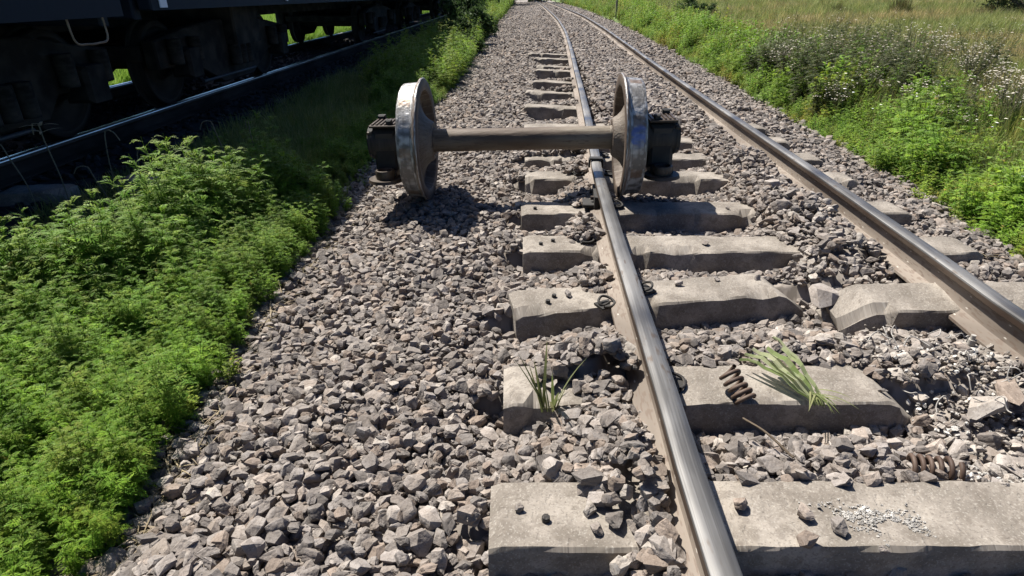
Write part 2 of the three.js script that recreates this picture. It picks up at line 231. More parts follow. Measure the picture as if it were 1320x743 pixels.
// ---------------------------------------------------------------- sleepers
function sleeperGeo(len, sd, o = {}) {           // local x along the sleeper from its left end, top at y = 0, front top edge at z = 0, body towards -z
  const tw = o.tw ?? 0.235, h = 0.2, c = 0.006, sec = [[0.028, -h], [0.003, -c * 1.2], [-c, 0], [-tw / 3, 0], [-2 * tw / 3, 0], [-tw + c, 0], [-tw - 0.003, -c * 1.2], [-tw - 0.028, -h]];
  const n = Math.ceil(len / 0.035), p = [], uv = [], ix = [], m = sec.length;
  for (let i = 0; i <= n; i++) {
    const x = (len * i) / n;
    for (let k = 0; k < m; k++) {
      let [z, y] = sec[k];
      const e1 = x, e2 = len - x;
      y += (fbm(x * 9 + sd, k * 3.3 + sd, 3) - 0.5) * 0.014; z += (fbm(x * 9 + sd + 50, k * 3.3, 3) - 0.5) * 0.016;
      if (k === 1 || k === 2) { const chip = sstep(0.6, 0.76, fbm(x * 8 + sd * 3.1, 4.2, 2)); y -= chip * 0.03; z -= chip * 0.028; }
      if (!o.breakL && e1 < 0.02 && y > -0.1) y -= 0.012;
      if (!o.breakR && e2 < 0.02 && y > -0.1) y -= 0.012;
      let xx = x;
      const br = o.breakR ? e2 : o.breakL ? e1 : 9;
      if (br < 0.16 && y > -0.15) { y -= (0.16 - br) * 0.5 + (0.16 - br) * 0.5 * fbm(k * 1.7, sd, 2); }
      if (br < 0.01) xx += (o.breakR ? -1 : 1) * 0.09 * (fbm(k * 2.1 + sd, 3, 2));
      p.push(xx, y, z); uv.push(x * 1.1 + sd, (z + y * 1.3) * 1.1);
    }
  }
  for (let i = 0; i < n; i++) for (let k = 0; k < m - 1; k++) { const a = i * m + k, b = a + 1, q = a + m, e = q + 1; ix.push(a, q, e, a, e, b); }
  for (const i of [0, n]) { const b0 = p.length / 3; for (let k = 0; k < m; k++) { p.push(p[(i * m + k) * 3], p[(i * m + k) * 3 + 1], p[(i * m + k) * 3 + 2]); uv.push(p[(i * m + k) * 3 + 2] * 1.1 + sd, p[(i * m + k) * 3 + 1] * 1.1); } for (let k = 1; k < m - 1; k++) i ? ix.push(b0, b0 + k + 1, b0 + k) : ix.push(b0, b0 + k, b0 + k + 1); }
  const g = new THREE.BufferGeometry(); g.setAttribute('position', new THREE.Float32BufferAttribute(p, 3)); g.setAttribute('uv', new THREE.Float32BufferAttribute(uv, 2)); g.setIndex(ix);
  return toCreasedNormals(g, 0.55);
}
const slLabel = {
  near: 'whole concrete sleeper with a white scrape on its top, at the foot of the view', brokenA: 'broken concrete sleeper with a rusty coil spring on it',
  brokenB: 'skewed left half of a snapped concrete sleeper beside a large pale slab stone', brokenC: 'right half of a snapped concrete sleeper tilted up under the weed side rail',
};
const farSleepers = [];
SL.forEach(([x, d, len, yaw, k], i) => {
  const t = thing('concrete_sleeper', slLabel[k] ?? ({ 4: 'concrete sleeper next beyond the skewed snapped half, with a clip by the rail', 5: 'concrete sleeper crossed by the shadow of the right hand axle box', 6: 'concrete sleeper under the dark clamp band on the rail', 7: 'concrete sleeper directly beneath the wheelset axle', 8: 'concrete sleeper just behind the wheelset axle', 9: 'second concrete sleeper behind the wheelset axle', 16: 'pale concrete sleeper end turned up at the end of the dug out row' }[i] ?? 'concrete sleeper with dug out end beyond the wheelset'), 'sleeper', [x, 0, -d], yaw, 'concrete sleepers');
  part('beam', sleeperGeo(len, i * 3.7 + 1, { breakR: k === 'brokenA' || k === 'brokenB', breakL: k === 'brokenC' }), M.concrete, t);
  if (k === 'brokenC') { t.rotation.x = 0.1; t.position.y = 0.03; }
  if (i > 9) { t.position.y = 0.012 + 0.012 * Math.sin(i * 2.1); t.rotation.set(0, -0.1, -0.035); }
  const bx = { 0: [0.15], 2: [0.16, 0.2], 4: [0.1, 0.17], 5: [0.09] }[i] ?? [];
  bx.forEach((b, q) => part('dowel', mv(cyl(0.011, 0.012, 0.02, 7), b, 0.004, -0.09 - 0.05 * q), M.dark, t));
});
for (let d = 15.9, i = 0; d < 46; d += 0.78 + 0.1 * Math.sin(i * 1.7), i++) {
  if (hash2(i, 5) < 0.35) continue;
  const t = thing('concrete_sleeper', 'concrete sleeper half buried in stones far down the bend', 'sleeper', [cx(d) - 1.27, -0.02 - 0.03 * hash2(i, 3), -d], -0.03 + 0.06 * hash2(i, 9), 'concrete sleepers far down the track');
  part('beam', i % 3 ? farSleepers[i % 2] ?? (farSleepers[i % 2] = sleeperGeo(2.54, 61 + i)) : sleeperGeo(2.54, 30 + i), M.concrete, t);
}

// ---------------------------------------------------------------- wheelset
function wheelGeos(R) {        // lathe profile; local y is the axle, y = 0 the flange's back, +y outward
  const L = (pts) => new THREE.LatheGeometry(pts.map(([r, a]) => new THREE.Vector2(r, a)), 72);
  return {
    tread: L([[R - 0.004, 0.004], [R, 0.01], [R - 0.002, 0.018], [R - 0.014, 0.026], [R - 0.025, 0.034], [R - 0.029, 0.05], [R - 0.033, 0.11], [R - 0.036, 0.13], [R - 0.042, 0.136]]),
    disc: toCreasedNormals(L([[R - 0.042, 0.136], [R - 0.085, 0.136], [R - 0.092, 0.12], [R - 0.11, 0.1], [0.2, 0.075], [0.15, 0.1], [0.125, 0.155], [0.12, 0.17], [0.085, 0.17]]), 0.7),
    back: toCreasedNormals(L([[0.085, -0.045], [0.118, -0.045], [0.128, -0.035], [0.142, -0.01], [0.17, 0.018], [0.215, 0.042], [R - 0.12, 0.07], [R - 0.095, 0.066], [R - 0.078, 0.004], [R - 0.07, 0], [R - 0.01, 0], [R - 0.004, 0.004]]), 0.7),
  };
}
const wheelG = wheelGeos(0.405);
function axleBox(parent, side) {
  const b = new THREE.Group(); b.name = 'axle_box'; b.position.y = side * 0.98; parent.add(b);
  b.rotation.z = side > 0 ? Math.PI : 0;        // local -y outward for both ends: mirror by turning
  return b;
}
{
  const ws = thing('wheelset', 'loose railway wheelset with two worn steel wheels lying across the rail', 'wheelset', [0.07, 0.38, -4.1]);
  ws.rotation.order = 'YXZ'; ws.rotation.set(0, -0.045, 0.028);
  const axle = new THREE.LatheGeometry([[0.001, -0.98], [0.06, -0.98], [0.06, -0.84], [0.075, -0.82], [0.088, -0.8], [0.088, -0.64], [0.082, -0.61], [0.076, -0.58], [0.074, 0], [0.076, 0.58], [0.082, 0.61], [0.088, 0.64], [0.088, 0.8], [0.075, 0.82], [0.06, 0.84], [0.06, 0.98], [0.001, 0.98]].map(([r, a]) => new THREE.Vector2(r, a)), 40);
  const rot = (g) => g.clone().rotateZ(-Math.PI / 2);            // local y -> +x
  part('axle', rot(axle), M.axle, ws);
  for (const s of [-1, 1]) {
    const w = new THREE.Group(); w.name = 'wheel'; w.position.x = s * 0.64; if (s < 0) w.rotation.y = Math.PI; ws.add(w);
    part('tread', rot(wheelG.tread), s > 0 ? M.treadPaint : M.tread, w); part('disc', rot(wheelG.disc), M.wheel, w); part('disc', rot(wheelG.back), M.wheel, w);
    // axle box: block with ribbed top, front cover with bolts, spring seat with cup below
    const b = new THREE.Group(); b.name = 'axle_box'; b.position.x = s * 0.912; ws.add(b);
    part('housing', join(box(0.16, 0.28, 0.22, 0, -0.045, 0, 0.022), mv(cyl(0.118, 0.118, 0.19, 28), 0, 0, 0, 0, 0, Math.PI / 2)), M.dark, b);
    part('end_cover', join(mv(cyl(0.105, 0.112, 0.04, 24), s * 0.1, 0, 0, 0, 0, -s * Math.PI / 2), box(0.02, 0.18, 0.2, s * 0.09, 0, 0, 0.006)), M.dark, b);
    for (let k = 0; k < 6; k++) part('rib', box(0.012, 0.022, 0.2, -0.07 + k * 0.028, 0.126, 0.01, 0.003), M.darkSteel, b);
    part('top_plate', box(0.18, 0.016, 0.25, 0, 0.12, 0, 0.004), M.darkSteel, b);
    part('lug', box(0.05, 0.06, 0.05, s * 0.05, 0.13, -0.1, 0.008), M.dark, b); part('lug', box(0.04, 0.05, 0.04, -s * 0.04, 0.135, 0.09, 0.008), M.dark, b);
    part('collar', mv(cyl(0.13, 0.13, 0.03, 28), -s * 0.1, 0, 0, 0, 0, Math.PI / 2), M.dark, b);
    for (const z of [1, -1]) {  // the arm that carries the spring cup
      part('spring_seat', join(mv(cyl(0.112, 0.118, 0.02, 28), 0, -0.215, z * 0.175), box(0.15, 0.05, 0.16, 0, -0.19, z * 0.09, 0.01)), M.darkSteel, b);
      part('spring_cup', mv(new THREE.LatheGeometry([[0.048, 0], [0.062, 0], [0.062, 0.055], [0.05, 0.058], [0.047, 0.05], [0.045, 0.006], [0.001, 0.006]].map(([r, a]) => new THREE.Vector2(r, a)), 24), 0, -0.205, z * 0.185), M.darkSteel, b);
    }
    for (const [y, z] of [[0.07, 0.08], [-0.07, 0.08], [0.07, -0.08], [-0.07, -0.08]]) part('bolt', mv(cyl(0.013, 0.013, 0.02, 6), s * 0.106, y, z, 0, 0, Math.PI / 2), M.darkSteel, b);
  }
}

// ---------------------------------------------------------------- ballast stones
seed(77);
function stoneGeo(n, fx, fy, fz) {
  const pts = [];
  for (let i = 0; i < n; i++) { const v = new V3(gauss(), gauss(), gauss()).normalize(); const k = 0.5 / Math.max(Math.abs(v.x), Math.abs(v.y), Math.abs(v.z)); v.multiplyScalar(lerp(0.5, k, 0.45) * rr(0.88, 1.04)); pts.push(new V3(v.x * fx, v.y * fy, v.z * fz)); }
  const g = toCreasedNormals(new ConvexGeometry(pts), 0.5), p = g.attributes.position, uv = [], N = g.attributes.normal;
  for (let i = 0; i < p.count; i++) { const ax = Math.abs(N.getX(i)), ay = Math.abs(N.getY(i)), az = Math.abs(N.getZ(i)); const q = ay > ax && ay > az ? [p.getX(i), p.getZ(i)] : ax > az ? [p.getZ(i), p.getY(i)] : [p.getX(i), p.getY(i)]; uv.push(q[0] * 0.5, q[1] * 0.5); }
  g.setAttribute('uv', new THREE.Float32BufferAttribute(uv, 2));
  return g;
}
const STONES = [[22, 1.15, 0.7, 0.9], [26, 1, 0.8, 0.85], [18, 1.3, 0.62, 0.85], [26, 1, 0.9, 0.75], [20, 1.2, 0.75, 0.7], [30, 1.05, 0.72, 1]].map((a) => stoneGeo(...a));
const TONES = [[0.29, 0.257, 0.23], [0.235, 0.205, 0.182], [0.34, 0.304, 0.273], [0.26, 0.21, 0.173], [0.185, 0.165, 0.15], [0.315, 0.268, 0.23], [0.26, 0.234, 0.215], [0.4, 0.362, 0.32], [0.62, 0.6, 0.56], [0.035, 0.031, 0.028]];  // last tone: siding stones, darkened to carry the train shade
const inSleeper = (x, d, pad) => { for (let i = 0; i < SL.length; i++) { const [sx, sd, len, yaw] = SL[i]; const dx = x - sx, dd = d - sd, a = dx * Math.cos(yaw) + dd * Math.sin(yaw), b = -dx * Math.sin(yaw) + dd * Math.cos(yaw); if (a > -pad && a < len + pad && b > -pad && b < 0.235 + pad) return true; } return false; };
const all = [];
const FC = 780, PT = 0.4533;
function inView(x, y, d, mx) { const zc = d * Math.cos(PT) + (1.26 - y) * Math.sin(PT); if (zc < 0.3) return 0; const px = (FC * x) / zc, py = (FC * ((1.26 - y) * Math.cos(PT) - d * Math.sin(PT))) / zc; return Math.abs(px) < 660 * mx && Math.abs(py) < 372 * mx + 40 ? FC / zc : 0; }
function addStone(x, y, d, s, tone, flat = 1) {
  const v = Math.floor(rnd() * STONES.length), c = TONES[tone ?? Math.floor(rnd() * (rnd() < 0.75 ? 7 : 8))], k = rr(0.66, 1.12);
  all.push({ x, y, d, s, v, sx: rr(0.85, 1.25), sy: rr(0.75, 1.1) * flat, sz: rr(0.85, 1.2), e: [rr(-0.6, 0.6), rr(0, 6.28), rr(-0.6, 0.6)], c: [c[0] * k, c[1] * k, c[2] * k] });
}
function scatter(d0, d1, cell, size, layers) {
  for (let d = d0; d < d1; d += cell) for (let x = edgeL(d) - 0.3; x < edgeR(d) + 0.35; x += cell) for (let l = 0; l < layers.length; l++) {
    if (rnd() > layers[l][1]) continue;
    const X = x + rr(-0.6, 0.6) * cell, D = d + rr(-0.6, 0.6) * cell;
    const over = Math.max(edgeL(D) - X, X - edgeR(D)); if (over > 0 && rnd() < over * 4) continue;
    if (!inView(X, 0, D, 1.35)) continue;
    const rub = Math.exp(-(((X - 1.75) / 0.4) ** 2) - ((D - 1.75) / 0.55) ** 2) + 0.7 * Math.exp(-(((X - 1.85) / 0.35) ** 2) - ((D - 2.9) / 0.5) ** 2);
    let s = size * clamp(Math.exp(gauss() * 0.42), 0.42, 2.2);
    if (rnd() < rub * 0.75) s *= 0.55;
    if (D < 15 && inSleeper(X, D, -s * 0.1)) { const h = hb(X, D); if (h < 0.004) continue; }
    const rl = Math.abs(X - leftRailX(D)), r2 = Math.abs(X - rightRailX(D)); let y = hb(X, D) + layers[l][0] * size;
    if (rl < 0.05 || r2 < 0.05) { y = Math.min(y, -0.02 - s * 0.4); } else if (rl < 0.08 + s * 0.4 || r2 < 0.08 + s * 0.4) y = Math.min(y, rl < r2 && X < leftRailX(D) && D < 2 ? 0.07 : 0.035);
    // keep the wheels clear
    if (Math.abs(D - 4.1) < 0.1 && (Math.abs(X + 0.64) < 0.1 || Math.abs(X - 0.78) < 0.1)) y = Math.min(y, -0.03 - s * 0.3);
    addStone(X, y, D, s, rnd() < rub * 0.5 ? 7 : undefined);
  }
}
scatter(0.45, 6, 0.034, 0.045, [[-0.45, 0.9], [0.02, 0.8], [0.4, 0.22]]);
scatter(0.45, 4.2, 0.028, 0.02, [[-0.3, 0.32], [0.35, 0.2]]);
scatter(6, 15, 0.052, 0.06, [[-0.3, 0.9], [0.12, 0.7]]);
scatter(15, 40, 0.085, 0.085, [[-0.2, 0.9], [0.15, 0.5]]);
scatter(40, 120, 0.2, 0.15, [[-0.2, 1]]);
// stones lying on the sleepers
for (const [x, d, s] of [[0.21, 1.2, 0.04], [0.22, 1.14, 0.035], [0.27, 1.17, 0.06], [0.02, 1.21, 0.03], [0.78, 1.19, 0.05], [0.85, 1.14, 0.055], [0.75, 1.1, 0.05], [0.93, 1.07, 0.03], [1.02, 1.79, 0.035], [1.2, 2.68, 0.035], [1.0, 2.67, 0.03], [1.08, 3.14, 0.035], [0.26, 2.5, 0.045], [1.4, 3.76, 0.03], [0.8, 2.62, 0.04], [1.3, 1.75, 0.03], [0.62, 1.22, 0.05], [0.2, 1.83, 0.06], [0.14, 1.78, 0.05]]) addStone(x, s * 0.3, d, s, undefined, 0.8);
for (let i = 0; i < 160; i++) { const d = rr(1.3, 2.6), x = rr(1.35, 1.95); addStone(x, hb(x, d) + 0.03, d, rr(0.012, 0.03), 7); }
for (let i = 0; i < 1300; i++) { const k = i % 9 < 7 ? 0 : i % 9 - 6, d = k ? (k > 1 ? rr(1.12, 1.42) : rr(1.55, 2.05)) : 1.17 + gauss() * 0.06, x = k ? (k > 1 ? rr(1.3, 1.75) : rr(1.4, 1.8)) : 0.99 + gauss() * 0.11 - (d - 1.17) * 0.9; if (!k && fbm(x * 16, d * 16, 3) < 0.5) continue; addStone(x, k ? hb(x, d) + 0.02 : 0.001, d, k ? rr(0.008, 0.02) : rr(0.0025, 0.008) * (rnd() < 0.04 ? 2 : 1), 8, k ? 1 : 0.5); }
{ // siding ballast, near-black tone: shade under the train put into the stone colour
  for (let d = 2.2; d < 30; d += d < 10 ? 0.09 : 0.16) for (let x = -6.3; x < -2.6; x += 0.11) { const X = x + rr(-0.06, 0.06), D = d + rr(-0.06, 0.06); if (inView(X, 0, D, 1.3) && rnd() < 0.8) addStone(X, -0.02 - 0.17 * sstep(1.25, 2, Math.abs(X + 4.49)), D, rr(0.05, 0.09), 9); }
}
// the 300 that show largest are meshes, the rest instances
const pm = (s, o) => { o.position.set(s.x, s.y, -s.d); o.rotation.set(...s.e); o.scale.set(s.s * s.sx, s.s * s.sy, s.s * s.sz); o.updateMatrix(); };
const ranked = all.map((s, i) => [i, s.d < 3 && s.y > hb(s.x, s.d) - 0.012 ? inView(s.x, s.y, s.d, 1.0) * s.s : 0]).sort((a, b) => b[1] - a[1]);
const big = new Set(ranked.slice(0, 300).map((r) => r[0]));
const stoneMats = TONES.flatMap((c) => [0.84, 1.0, 1.16].map((k) => { const m = M.stone.clone(); m.color = lin(c[0] * k, c[1] * k, c[2] * k); return m; }));
const dummy = new THREE.Object3D();
for (const i of big) { const s = all[i]; let best = 0, bd = 9; stoneMats.forEach((m, k) => { const e = Math.abs(m.color.r - s.c[0]) + Math.abs(m.color.b - s.c[2]); if (e < bd) { bd = e; best = k; } }); pm(s, part('stone', STONES[s.v], stoneMats[best], bed)); }
STONES.forEach((g, v) => {
  const list = all.filter((s, i) => s.v === v && !big.has(i)), im = new THREE.InstancedMesh(g, M.stone, list.length);
  im.name = 'loose_stones'; im.userData.kind = 'stuff'; im.castShadow = im.receiveShadow = true;
  list.forEach((s, i) => { pm(s, dummy); im.setMatrixAt(i, dummy.matrix); im.setColorAt(i, new THREE.Color().setRGB(...s.c)); });
  bed.add(im);
});
// single big pieces
function slab(name, label, cat, x, y, d, s, sc, e, tone, v) { const o = part(name, STONES[v], stoneMats[tone * 3 + 1]); tag(o, label, cat); o.position.set(x, y, -d); o.scale.set(s * sc[0], s * sc[1], s * sc[2]); o.rotation.set(...e); }
slab('slab_stone', 'large pale slab stone lying between two snapped sleeper halves', 'stone', 1.46, 0.0, 2.52, 0.16, [1.1, 0.62, 1.0], [0.35, 0.5, -0.15], 2, 0);
slab('concrete_lump', 'wedge shaped lump of broken concrete in the pale rubble by the rail', 'rubble', 1.62, 0.0, 1.68, 0.12, [1.2, 0.6, 0.9], [0.1, 0.3, 0.2], 7, 2);
slab('concrete_lump', 'flat reddish lump of concrete above the pale rubble', 'rubble', 1.72, 0.02, 1.72, 0.12, [1.3, 0.5, 0.9], [-0.1, 1.2, 0.1], 3, 4);
slab('concrete_lump', 'dark grey lump of concrete behind the rusty coil spring sleeper tip', 'rubble', 1.52, 0.03, 1.86, 0.09, [1.2, 0.8, 0.9], [0.2, 0.9, 0.1], 4, 1);
seed(58);
for (const [x, d, k] of [[1.55, 1.45, 0.09], [1.75, 1.5, 0.11], [1.42, 1.5, 0.07], [1.62, 2.05, 0.08], [1.78, 2.15, 0.1], [1.5, 2.15, 0.07], [1.35, 2.2, 0.075], [1.66, 3.0, 0.1], [1.6, 3.45, 0.12], [1.72, 3.9, 0.13], [1.3, 1.4, 0.06], [0.95, 1.42, 0.065], [0.75, 2.2, 0.07], [1.1, 2.15, 0.07]]) {
  slab('broken_lump', 'angular lump of broken concrete bedded in the stones between the rails', 'rubble', x, hb(x, d) + k * 0.15, d, k, [1.2, 0.75, 1], [rr(-0.4, 0.4), rr(0, 6), rr(-0.4, 0.4)], [2, 7, 5, 0][Math.floor(rnd() * 4)], Math.floor(rnd() * 6)); scene.children[scene.children.length - 1].userData.group = 'lumps of broken concrete';
}
slab('white_stone', 'whitish stone against the foot of the rail near the whole sleeper', 'stone', 0.27, -0.02, 1.05, 0.06, [1, 0.95, 1], [0.4, 0.2, 0], 7, 3);
slab('square_stone', 'brick sized square stone alone among the ballast', 'stone', -0.16, -0.05, 1.31, 0.055, [1, 1, 0.8], [0.1, 0.1, 0.05], 5, 1);

// ---------------------------------------------------------------- coil springs, clips, wires, uprooted grass
function coil(label, p, rot, turns = 5, R = 0.031, r = 0.0075, L = 0.12) {
  const pts = []; for (let i = 0; i <= turns * 14; i++) { const a = (i / 14) * 2 * Math.PI; const q = i / (turns * 14), R2 = R * (1 + 0.06 * Math.sin(q * 9)); pts.push([R2 * Math.cos(a) + 0.012 * q * q, q * L * (0.85 + 0.15 * q), R2 * Math.sin(a)]); }
  const t = thing('coil_spring', label, 'spring', p, 0, 'coil springs on the track'); t.rotation.set(...rot);
  part('coil', tube(pts, r, Math.floor(turns * 16), 8), M.spring, t);
}
coil('rusty coil spring leaning on the snapped sleeper beside the pale uprooted grass', [0.8, 0.012, -1.685], [-0.95, 0, 0.5]);
coil('rusty coil spring sunk among stones in front of the whole sleeper', [1.19, -0.02, -1.4], [0.1, -0.15, -1.45], 5.5, 0.032, 0.0075, 0.14);
function clip(x, d, y, turn, label) {
  const t = thing('rail_clip', label, 'clip', [x, y, -d], turn, 'rail clips');
  t.scale.setScalar(0.7);
  part('bar', tube([[-0.05, 0.02, 0.05], [0, 0.015, 0.055], [0.045, 0.022, 0.03], [0.04, 0.035, -0.02], [0, 0.045, -0.045], [-0.045, 0.03, -0.02], [-0.04, 0.012, 0.01], [0.03, 0.012, 0]], 0.0085, 40, 8), M.dark, t);
  part('plate', box(0.12, 0.012, 0.1, 0, 0.004, 0, 0.003), M.dark, t);
}
clip(0.42, 2.4, 0.006, 0.5, 'bent dark rail clip hanging against the rail by the skewed sleeper half');
clip(leftRailX(3.17) - 0.12, 3.17, 0.006, 0, 'dark rail clip on a sleeper top beside the rail'); clip(leftRailX(4.6) - 0.12, 4.58, 0.006, 0.2, 'dark rail clip on a sleeper top beside the rail');
clip(leftRailX(4.6) + 0.12, 4.58, 0.006, 2.8, 'dark rail clip on a sleeper top beside the rail'); 
clip(0.58, 1.8, 0.0, 1, 'dark rail clip between the rail and the snapped sleeper carrying the spring');
for (const d of [3.16, 3.78, 4.57, 5.17]) clip(rightRailX(d) - 0.11, d, 0.008, 0.1 * d, 'small dark rail clip on the inner foot of the weed side rail');
for (const d of [2.55, 3.78, 5.17]) clip(leftRailX(d) + 0.11, d, 0.008, 2.6 + d, 'small dark rail clip on the inner foot of the rail under the axle');
{ const t = thing('track_bolt', 'square headed bolt standing beside the weed side rail', 'bolt', [1.82, 0.0, -2.06]); part('nut', mv(cyl(0.016, 0.016, 0.022, 6), 0, 0.02, 0), M.wire, t); part('washer', cyl(0.028, 0.028, 0.008, 14), M.wire, t); part('shank', mv(cyl(0.009, 0.009, 0.03, 10), 0, 0.035, 0), M.wire, t); }
seed(5);
for (let i = 0; i < 16; i++) {                  // bared wires from the snapped sleepers
  const x = rr(1.38, 1.78), d = rr(1.62, 2.15), a = rr(0, 6.28), l = rr(0.05, 0.12), y = hb(x, d) + 0.035;
  const pts = []; for (let k = 0; k < 5; k++) pts.push([Math.cos(a + k * 0.25) * l * (k / 4 - 0.5), 0.012 + 0.06 * Math.sin((k / 4) * 2.6) * rr(0.3, 1), Math.sin(a + k * 0.3) * l * (k / 4 - 0.5)]);
  tag(part('bared_wire', tube(pts, 0.0022, 16, 5), M.wire).translateX(x).translateY(y).translateZ(-d), 'thin pale wire curling out of the concrete rubble', 'wire', 'bared wires in the rubble');
}
function blade(T, o, dir, len, w, bend, col, up = 1, segs = 5) {
  let p = new V3(...o), v = new V3(dir[0], up, dir[1]).normalize(); const side = new V3(-dir[1], 0, dir[0]).normalize(); let prev = null;
  for (let i = 0; i <= segs; i++) {
    const t = i / segs, ww = w * (i === segs ? 0.02 : Math.sin(Math.PI * (0.25 + 0.72 * t))), l = p.clone().addScaledVector(side, -ww / 2).toArray(), r = p.clone().addScaledVector(side, ww / 2).toArray(), m = p.clone().addScaledVector(new V3(0, 1, 0).cross(side).normalize(), 0).toArray();
    if (prev) { T.t(prev[0], prev[1], r, col); T.t(prev[0], r, l, col); }
    prev = [l, r]; p = p.clone().addScaledVector(v, len / segs); v = v.clone().addScaledVector(new V3(dir[0], -1.2, dir[1]), bend / segs).normalize();
  }
}
{ // grass tuft in the stones by the rail
  const t = thing('grass_tuft', 'green grass tuft growing from the stones beside the rail', 'grass', [0.125, -0.03, -1.69]);
  for (let i = 0; i < 17; i++) { const T = new Tri(), a = rr(0, 6.28), e = rr(0.15, 0.7); blade(T, [rr(-0.03, 0.03), 0, rr(-0.015, 0.015)], [Math.cos(a) * e, Math.sin(a) * e], rr(0.12, 0.26), 0.011, rr(0.1, 0.5), mixc([0.11, 0.16, 0.045], [0.24, 0.235, 0.11], rnd())); part('blade', T.geo(), M.leaf, t); }
}
{ // pale uprooted grass across the snapped sleeper
  const t = thing('uprooted_grass', 'pale uprooted grass leaf flopped over the snapped sleeper edge', 'grass', [0.95, 0.03, -1.8]);
  for (let n = 0; n < 6; n++) {
    const T = new Tri(), off = (n - 2.5) * 0.007, fan = (n - 2.5) * 0.03, wid = [0.014, 0.024, 0.03, 0.026, 0.018, 0.012][n], L = rr(0.75, 1.05); let prev = null;
    for (let i = 0; i <= 9; i++) { const q = (i / 9), r0 = 1 - q * L, w = wid * Math.sin(Math.PI * (0.1 + 0.86 * r0)), x = 0.09 - 0.14 * q * L + off + fan * q * 0.6, z = 0.14 - 0.25 * q * L - fan * q * 0.4, y = -0.02 + 0.012 * n * q + 0.055 * Math.sin(q * 2.2) + 0.006 * Math.sin(i * 1.9 + n), l = [x - w * 0.5, y + 0.004, z + w * 0.3], m = [x, y - 0.004, z], r = [x + w * 0.5, y + 0.006, z - w * 0.3]; if (prev) for (const k of [0, 1]) { const col = mixc([0.2, 0.27, 0.09], [0.5, 0.5, 0.34], hash2(i + n * 5, k) * 0.5 + (n % 3) * 0.25); T.t(prev[k], prev[k + 1], [l, m, r][k + 1], col); T.t(prev[k], [l, m, r][k + 1], [l, m, r][k], col); } prev = [l, m, r]; }
    part('broad_blade', T.geo(), M.leaf, t);
  }
  for (let i = 0; i < 14; i++) { const B = new Tri(), a = rr(0.4, 2.4); blade(B, [0.08 + rr(-0.02, 0.02), 0.0, 0.1 + rr(-0.03, 0.03)], [Math.cos(a) * 0.9, Math.sin(a) * 0.9], rr(0.06, 0.17), 0.006, 0.8, mixc([0.1, 0.15, 0.04], [0.34, 0.34, 0.16], rnd()), 0.35); part('blade', B.geo(), M.leaf, t); }
}
{ const T = thing('fallen_stalk', 'dark dry stem lying on stones in front of the spring sleeper', 'stem', [0.75, 0.0, -1.5]); part('stalk', tube([[0, 0.02, -0.08], [0.04, 0.03, 0], [0.09, 0.015, 0.1]], 0.004, 12, 6), M.bark, T); }

// ---------------------------------------------------------------- plants
function pinnate(T, o, az, len, lift, col) {       // a leaf cut into paired lobes
  const ca = Math.cos(az), sa = Math.sin(az); let p = new V3(...o), pitch = lift;
  const n = 6, side = new V3(-sa, 0, ca);
  for (let i = 0; i <= n; i++) {
    const t = i / n, f = new V3(ca * Math.cos(pitch), Math.sin(pitch), sa * Math.cos(pitch)), L = len * 0.5 * Math.sin(Math.PI * (0.16 + 0.78 * t)) * rr(0.85, 1.15);
    const up = new V3().crossVectors(side, f).multiplyScalar(-1), q = p.clone().addScaledVector(f, len / n);
    const c = [col[0] * rr(0.9, 1.1), col[1] * rr(0.9, 1.1), col[2]];
    for (const s of [-1, 1]) {
      const dir = f.clone().multiplyScalar(0.72).addScaledVector(side, s * 0.75).addScaledVector(up, rr(-0.12, 0.2)).normalize(), w = len * 0.075;
      const a = p.clone(), e = p.clone().addScaledVector(dir, L), m = p.clone().addScaledVector(dir, L * 0.5), b1 = m.clone().addScaledVector(f, w), b2 = m.clone().addScaledVector(f, -w);
      T.t(a.toArray(), b1.toArray(), e.toArray(), c); T.t(a.toArray(), e.toArray(), b2.toArray(), c);
    }
    p = q; pitch -= 0.22;
  }
  const e = p.clone().addScaledVector(new V3(ca, -0.2, sa), len * 0.2);
  T.t(p.clone().addScaledVector(side, len * 0.05).toArray(), e.toArray(), p.clone().addScaledVector(side, -len * 0.05).toArray(), col);
}
function stick(T, a, b, r0, r1, col, n = 4) {
  const A = new V3(...a), B = new V3(...b), ax = B.clone().sub(A).normalize(), s = new V3(ax.y, ax.z, -ax.x).cross(ax).normalize(), u = ax.clone().cross(s);
  const at = (P, r, k) => P.clone().addScaledVector(s, r * Math.cos((k / n) * 6.2832)).addScaledVector(u, r * Math.sin((k / n) * 6.2832)).toArray();
  for (let k = 0; k < n; k++) { const p = at(A, r0, k), q = at(A, r0, k + 1), v = at(B, r1, k + 1), w = at(B, r1, k); T.t(p, q, v, col); T.t(p, v, w, col); }
}
function weedGeo(h, stems, leafLen, c0, c1, spread) {
  const T = new Tri();
  for (let s = 0; s < stems; s++) {
    const az = rr(0, 6.28), lean = rr(0.05, 0.35), H = h * rr(0.65, 1.1), bx = Math.cos(az) * spread * rr(0, 1), bz = Math.sin(az) * spread * rr(0, 1);
    const at = (t) => [bx + Math.cos(az) * lean * H * t * t, H * t, bz + Math.sin(az) * lean * H * t * t];
    for (let i = 0; i < 4; i++) stick(T, at(i / 4), at((i + 1) / 4), 0.0035 * (1 - i / 5), 0.0035 * (1 - (i + 1) / 5), mixc(c0, [0.12, 0.1, 0.05], 0.4));
    const n = Math.round(20 * (H / 0.4)); let a = rr(0, 6);
    for (let i = 0; i < n; i++) { const t = 0.12 + (0.88 * i) / n; a += 2.4; pinnate(T, at(t), a, leafLen * (t > 0.8 ? lerp(1, 0.45, (t - 0.8) / 0.2) : 1) * rr(0.75, 1.2), rr(0.25, 0.7) + (t > 0.85 ? 0.5 : 0), mixc(c0, c1, rnd())); }
  }
  return T.geo();
}
seed(9);
